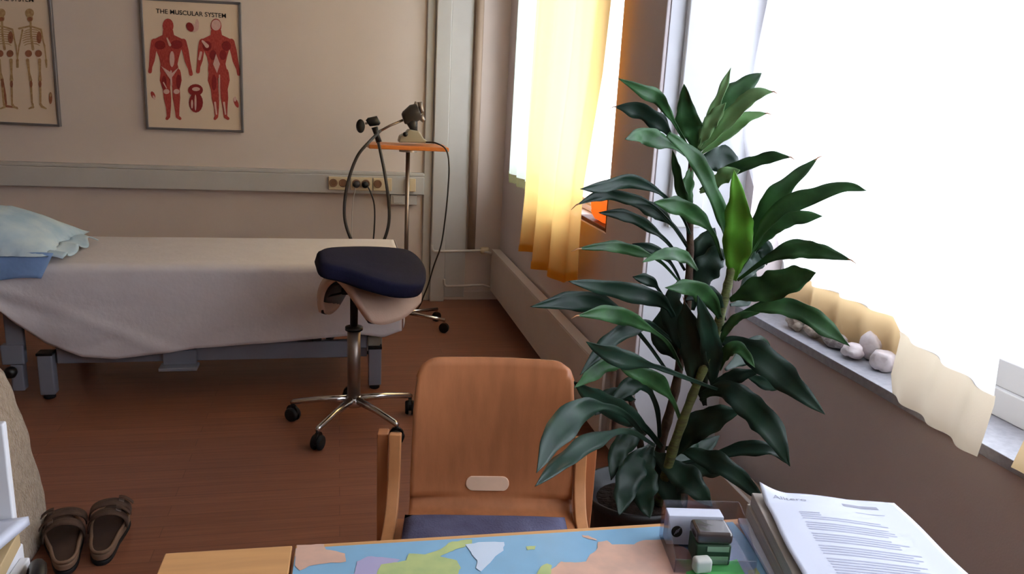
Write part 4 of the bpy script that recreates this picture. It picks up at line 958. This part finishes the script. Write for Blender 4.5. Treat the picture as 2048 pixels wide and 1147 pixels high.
obj('text_line', b, INKL, t)['kind'] = 'stuff'
# blurred letterhead reading of six letters, drawn as letter mesh on the sheet
cu_ = bpy.data.curves.new('t', 'FONT'); cu_.body = 'Alltero'; cu_.size = 1
o_ = bpy.data.objects.new('t', cu_); COL.objects.link(o_); bpy.context.view_layer.update()
me_ = bpy.data.meshes.new_from_object(o_.evaluated_get(bpy.context.evaluated_depsgraph_get())); bpy.data.objects.remove(o_)
xs = [v_.co.x for v_ in me_.vertices]; b = BM(); b.from_mesh(me_); bpy.data.meshes.remove(me_)
for v_ in b.verts:
    u_ = .07+(v_.co.x-min(xs))/(max(xs)-min(xs))*.24; vv = .085-v_.co.y*.04; v_.co = sheet(u_, vv, .0008)
obj('letterhead', b, INK, t)

# ------------------------------------------------------------------ left foreground: cabinet with papers, fleece chair back, sandals
CY = .09
t = thing('side_cabinet', 'white side cabinet at the lower left edge under papers and a book', 'cabinet', (-0.7450, 1.1, 0))
b = BM(); bx(b, -1.05, -.50, .7, 1.26, .03, .655); obj('body', b, CABW, t, bevel=.004)
b = BM(); bx(b, -1.04, -.51, .71, 1.25, 0, .03); obj('plinth', b, BLACK, t)
b = BM(); bx(b, -.50, -.485, .72, 1.24, .05, .64); d_ = obj('door', b, CABW, t, bevel=.003)
b = BM(); tube(b, [(-0.4750, .86, .5), (-0.4750, .86, .6)], .005, 8); obj('handle', b, STEEL, d_)
b = BM(); slab(b, [(-0.7350, 1.24, .6555), (-0.5000, 1.25, .6555), (-0.4750, .98, .6555), (-0.7150, .98, .6555)], (0, 0, .026)); tag(obj('book', b, BOOKC, bevel=.002), 'beige covered book beneath the white papers at the lower left', 'book')
def ps_(u, v):
    x = lerp(-.755, -.488, u)-.045*v*u; y = lerp(1.26, 1.02, v); z = .695+.005*math.sin(u*6+v*3)
    return Vector((x, y, z))
b = BM(); grid(b, ps_, 20, 14); tag(obj('paper_sheet', b, PAPER, smooth=True, solid=.014), 'crumpled white papers with a bluish edge on the beige book', 'papers')
b = BM(); tube(b, cr([(-0.4805, 1.225, .60), (-0.4650, 1.21, .64), (-0.4500, 1.17, .65), (-0.4500, 1.12, .63), (-0.4805, 1.10, .58)], 6), .012, 10)
tag(obj('bag_strap', b, BLACK, smooth=True), 'black curved strap hanging beside the book at the lower left', 'strap')
b = BM(); tube(b, cr([(-0.4920, 1.075, .674), (-0.4860, 1.04, .676), (-0.4920, .98, .674)], 6), [.012]*13, 16)
for v in b.verts: v.co += Vector((.03, 0, -.005))
tag(obj('paper_roll', b, PAPER, smooth=True), 'small white roll at the bottom edge beside the beige book', 'roll')
b = BM(); xw = ony(11, 960, 1.25).x; bx(b, -.86, xw, 1.262, 1.278, 0, .86)
tag(obj('divider_panel', b, CABW, bevel=.003), 'white upright panel at the left edge behind the papers', 'panel')
# fleece covered backrest
t = thing('fleece_armchair', 'beige fleece-covered armchair at the left edge, between the papers and the massage table', 'armchair', (-1.3, 2.25, 0))
def arm_fn(u, v):
    z = lerp(.0, .64, v); xr = pl([(0, -.885), (.15, -.895), (.36, -.925), (.5, -.96), (.58, -1.0), (.62, -1.08), (.64, -1.13)], z); a = u*2*PI
    rx = .13; ry = .30*pl([(0, 1), (.5, 1), (.58, .86), (.62, .6), (.64, .2)], z)
    if z > .6: rx = .13*pl([(.6, 1), (.64, .25)], z)
    cx = xr-rx; x = cx+rx*(abs(math.cos(a))**.6)*(1 if math.cos(a) > 0 else -1); y = 2.24+ry*(abs(math.sin(a))**.6)*(1 if math.sin(a) > 0 else -1)
    n = noise.noise(Vector((x*14, y*14, z*14)))*.008
    return Vector((x+n, y+n, z))
b = BM(); grid(b, arm_fn, 64, 50); bmesh.ops.remove_doubles(b, verts=b.verts, dist=.0005); bmesh.ops.holes_fill(b, edges=[e for e in b.edges if len(e.link_faces) == 1], sides=0)
obj('fleece_arm', b, FLEECE, t, smooth=True)
b = BM(); box(b, (-1.5, 2.22, .2), (.6, .54, .4)); obj('seat_block', b, FLEECE, t, bevel=.05)
b = BM(); box(b, (-1.55, 2.46, .42), (.8, .14, .8)); obj('backrest', b, FLEECE, t, bevel=.06)

def sandal(px, py, rot, label, mir):
    c = onz(px, py, 0); M = RZ(rot)
    t = thing('sandal', label, 'sandal', c, 'pair of brown sandals')
    def W(x, y, z): return c+M @ Vector((x*mir*1.3, y*1.16, z*1.1))
    out = []
    for k in range(36):
        a = 2*PI*k/36; y = .135*math.sin(a); w = pl([(-.135, .034), (-.05, .031), (.04, .044), (.135, .040)], y); 
        out.append((w*(abs(math.cos(a))**.75)*(1 if math.cos(a) > 0 else -1)+.006*math.sin(y*14), y))
    def sole(z0, z1, s, nm, m_):
        b = BM(); slab(b, [W(x*s, y*s, z0) for x, y in out], (0, 0, z1-z0)); return obj(nm, b, m_, t, bevel=.004)
    sole(.0, .014, 1.0, 'outsole', RUBBER); sole(.0142, .032, .985, 'midsole', SOLE)
    b = BM(); slab(b, [W(x*.86, y*.9, .0322) for x, y in out], (0, 0, .003)); obj('footbed', b, CORK, t)
    # raised rim around the heel
    b = BM(); rim = [W(x*.93, y*.94, .036) for x, y in out]; tube(b, rim+[rim[0]], .005, 8, cap=False); obj('footbed_rim', b, SOLE, t, smooth=True)
    for (yc, hgt, wd, wx) in ((.075, .075, .038, .043), (.005, .085, .034, .040)):
        b = BM()
        def st(u, v):
            a = PI*(1-u); return W(wx*math.cos(a)*1.04, yc+(v-.5)*wd+.012*math.sin(a)*(-1), .028+(hgt-.028)*math.sin(a)**.8)
        grid(b, st, 20, 4); s_ = obj('strap', b, LEATHERB, t, smooth=True, solid=.004)
        b = BM(); q = W(wx*.62, yc, hgt*.92); box(b, q+Vector((0, 0, .002)), (.016, .02, .004), M @ Matrix.Rotation(.55*mir, 3, 'Y')); obj('buckle', b, STEEL, s_, bevel=.001)
        b = BM(); grid(b, lambda u, v: W(wx*(.5+.7*u), yc+(v-.5)*.014, hgt*(.97-.32*u*u)+.008), 6, 2); obj('strap_end', b, LEATHERB, s_, solid=.003)
sandal(130, 1095, math.radians(14), 'left brown two-strap sandal of the pair on the floor, nearer the armchair', -1)
sandal(218, 1074, math.radians(10), 'right brown two-strap sandal of the pair on the floor, its heel angled right', 1)

# ------------------------------------------------------------------ light: daylight sky through the two windows
W = bpy.data.worlds.new('sky'); S.world = W; W.use_nodes = True
bg = W.node_tree.nodes['Background']; bg.inputs[0].default_value = (.91, .95, 1.0, 1); bg.inputs[1].default_value = 8.0
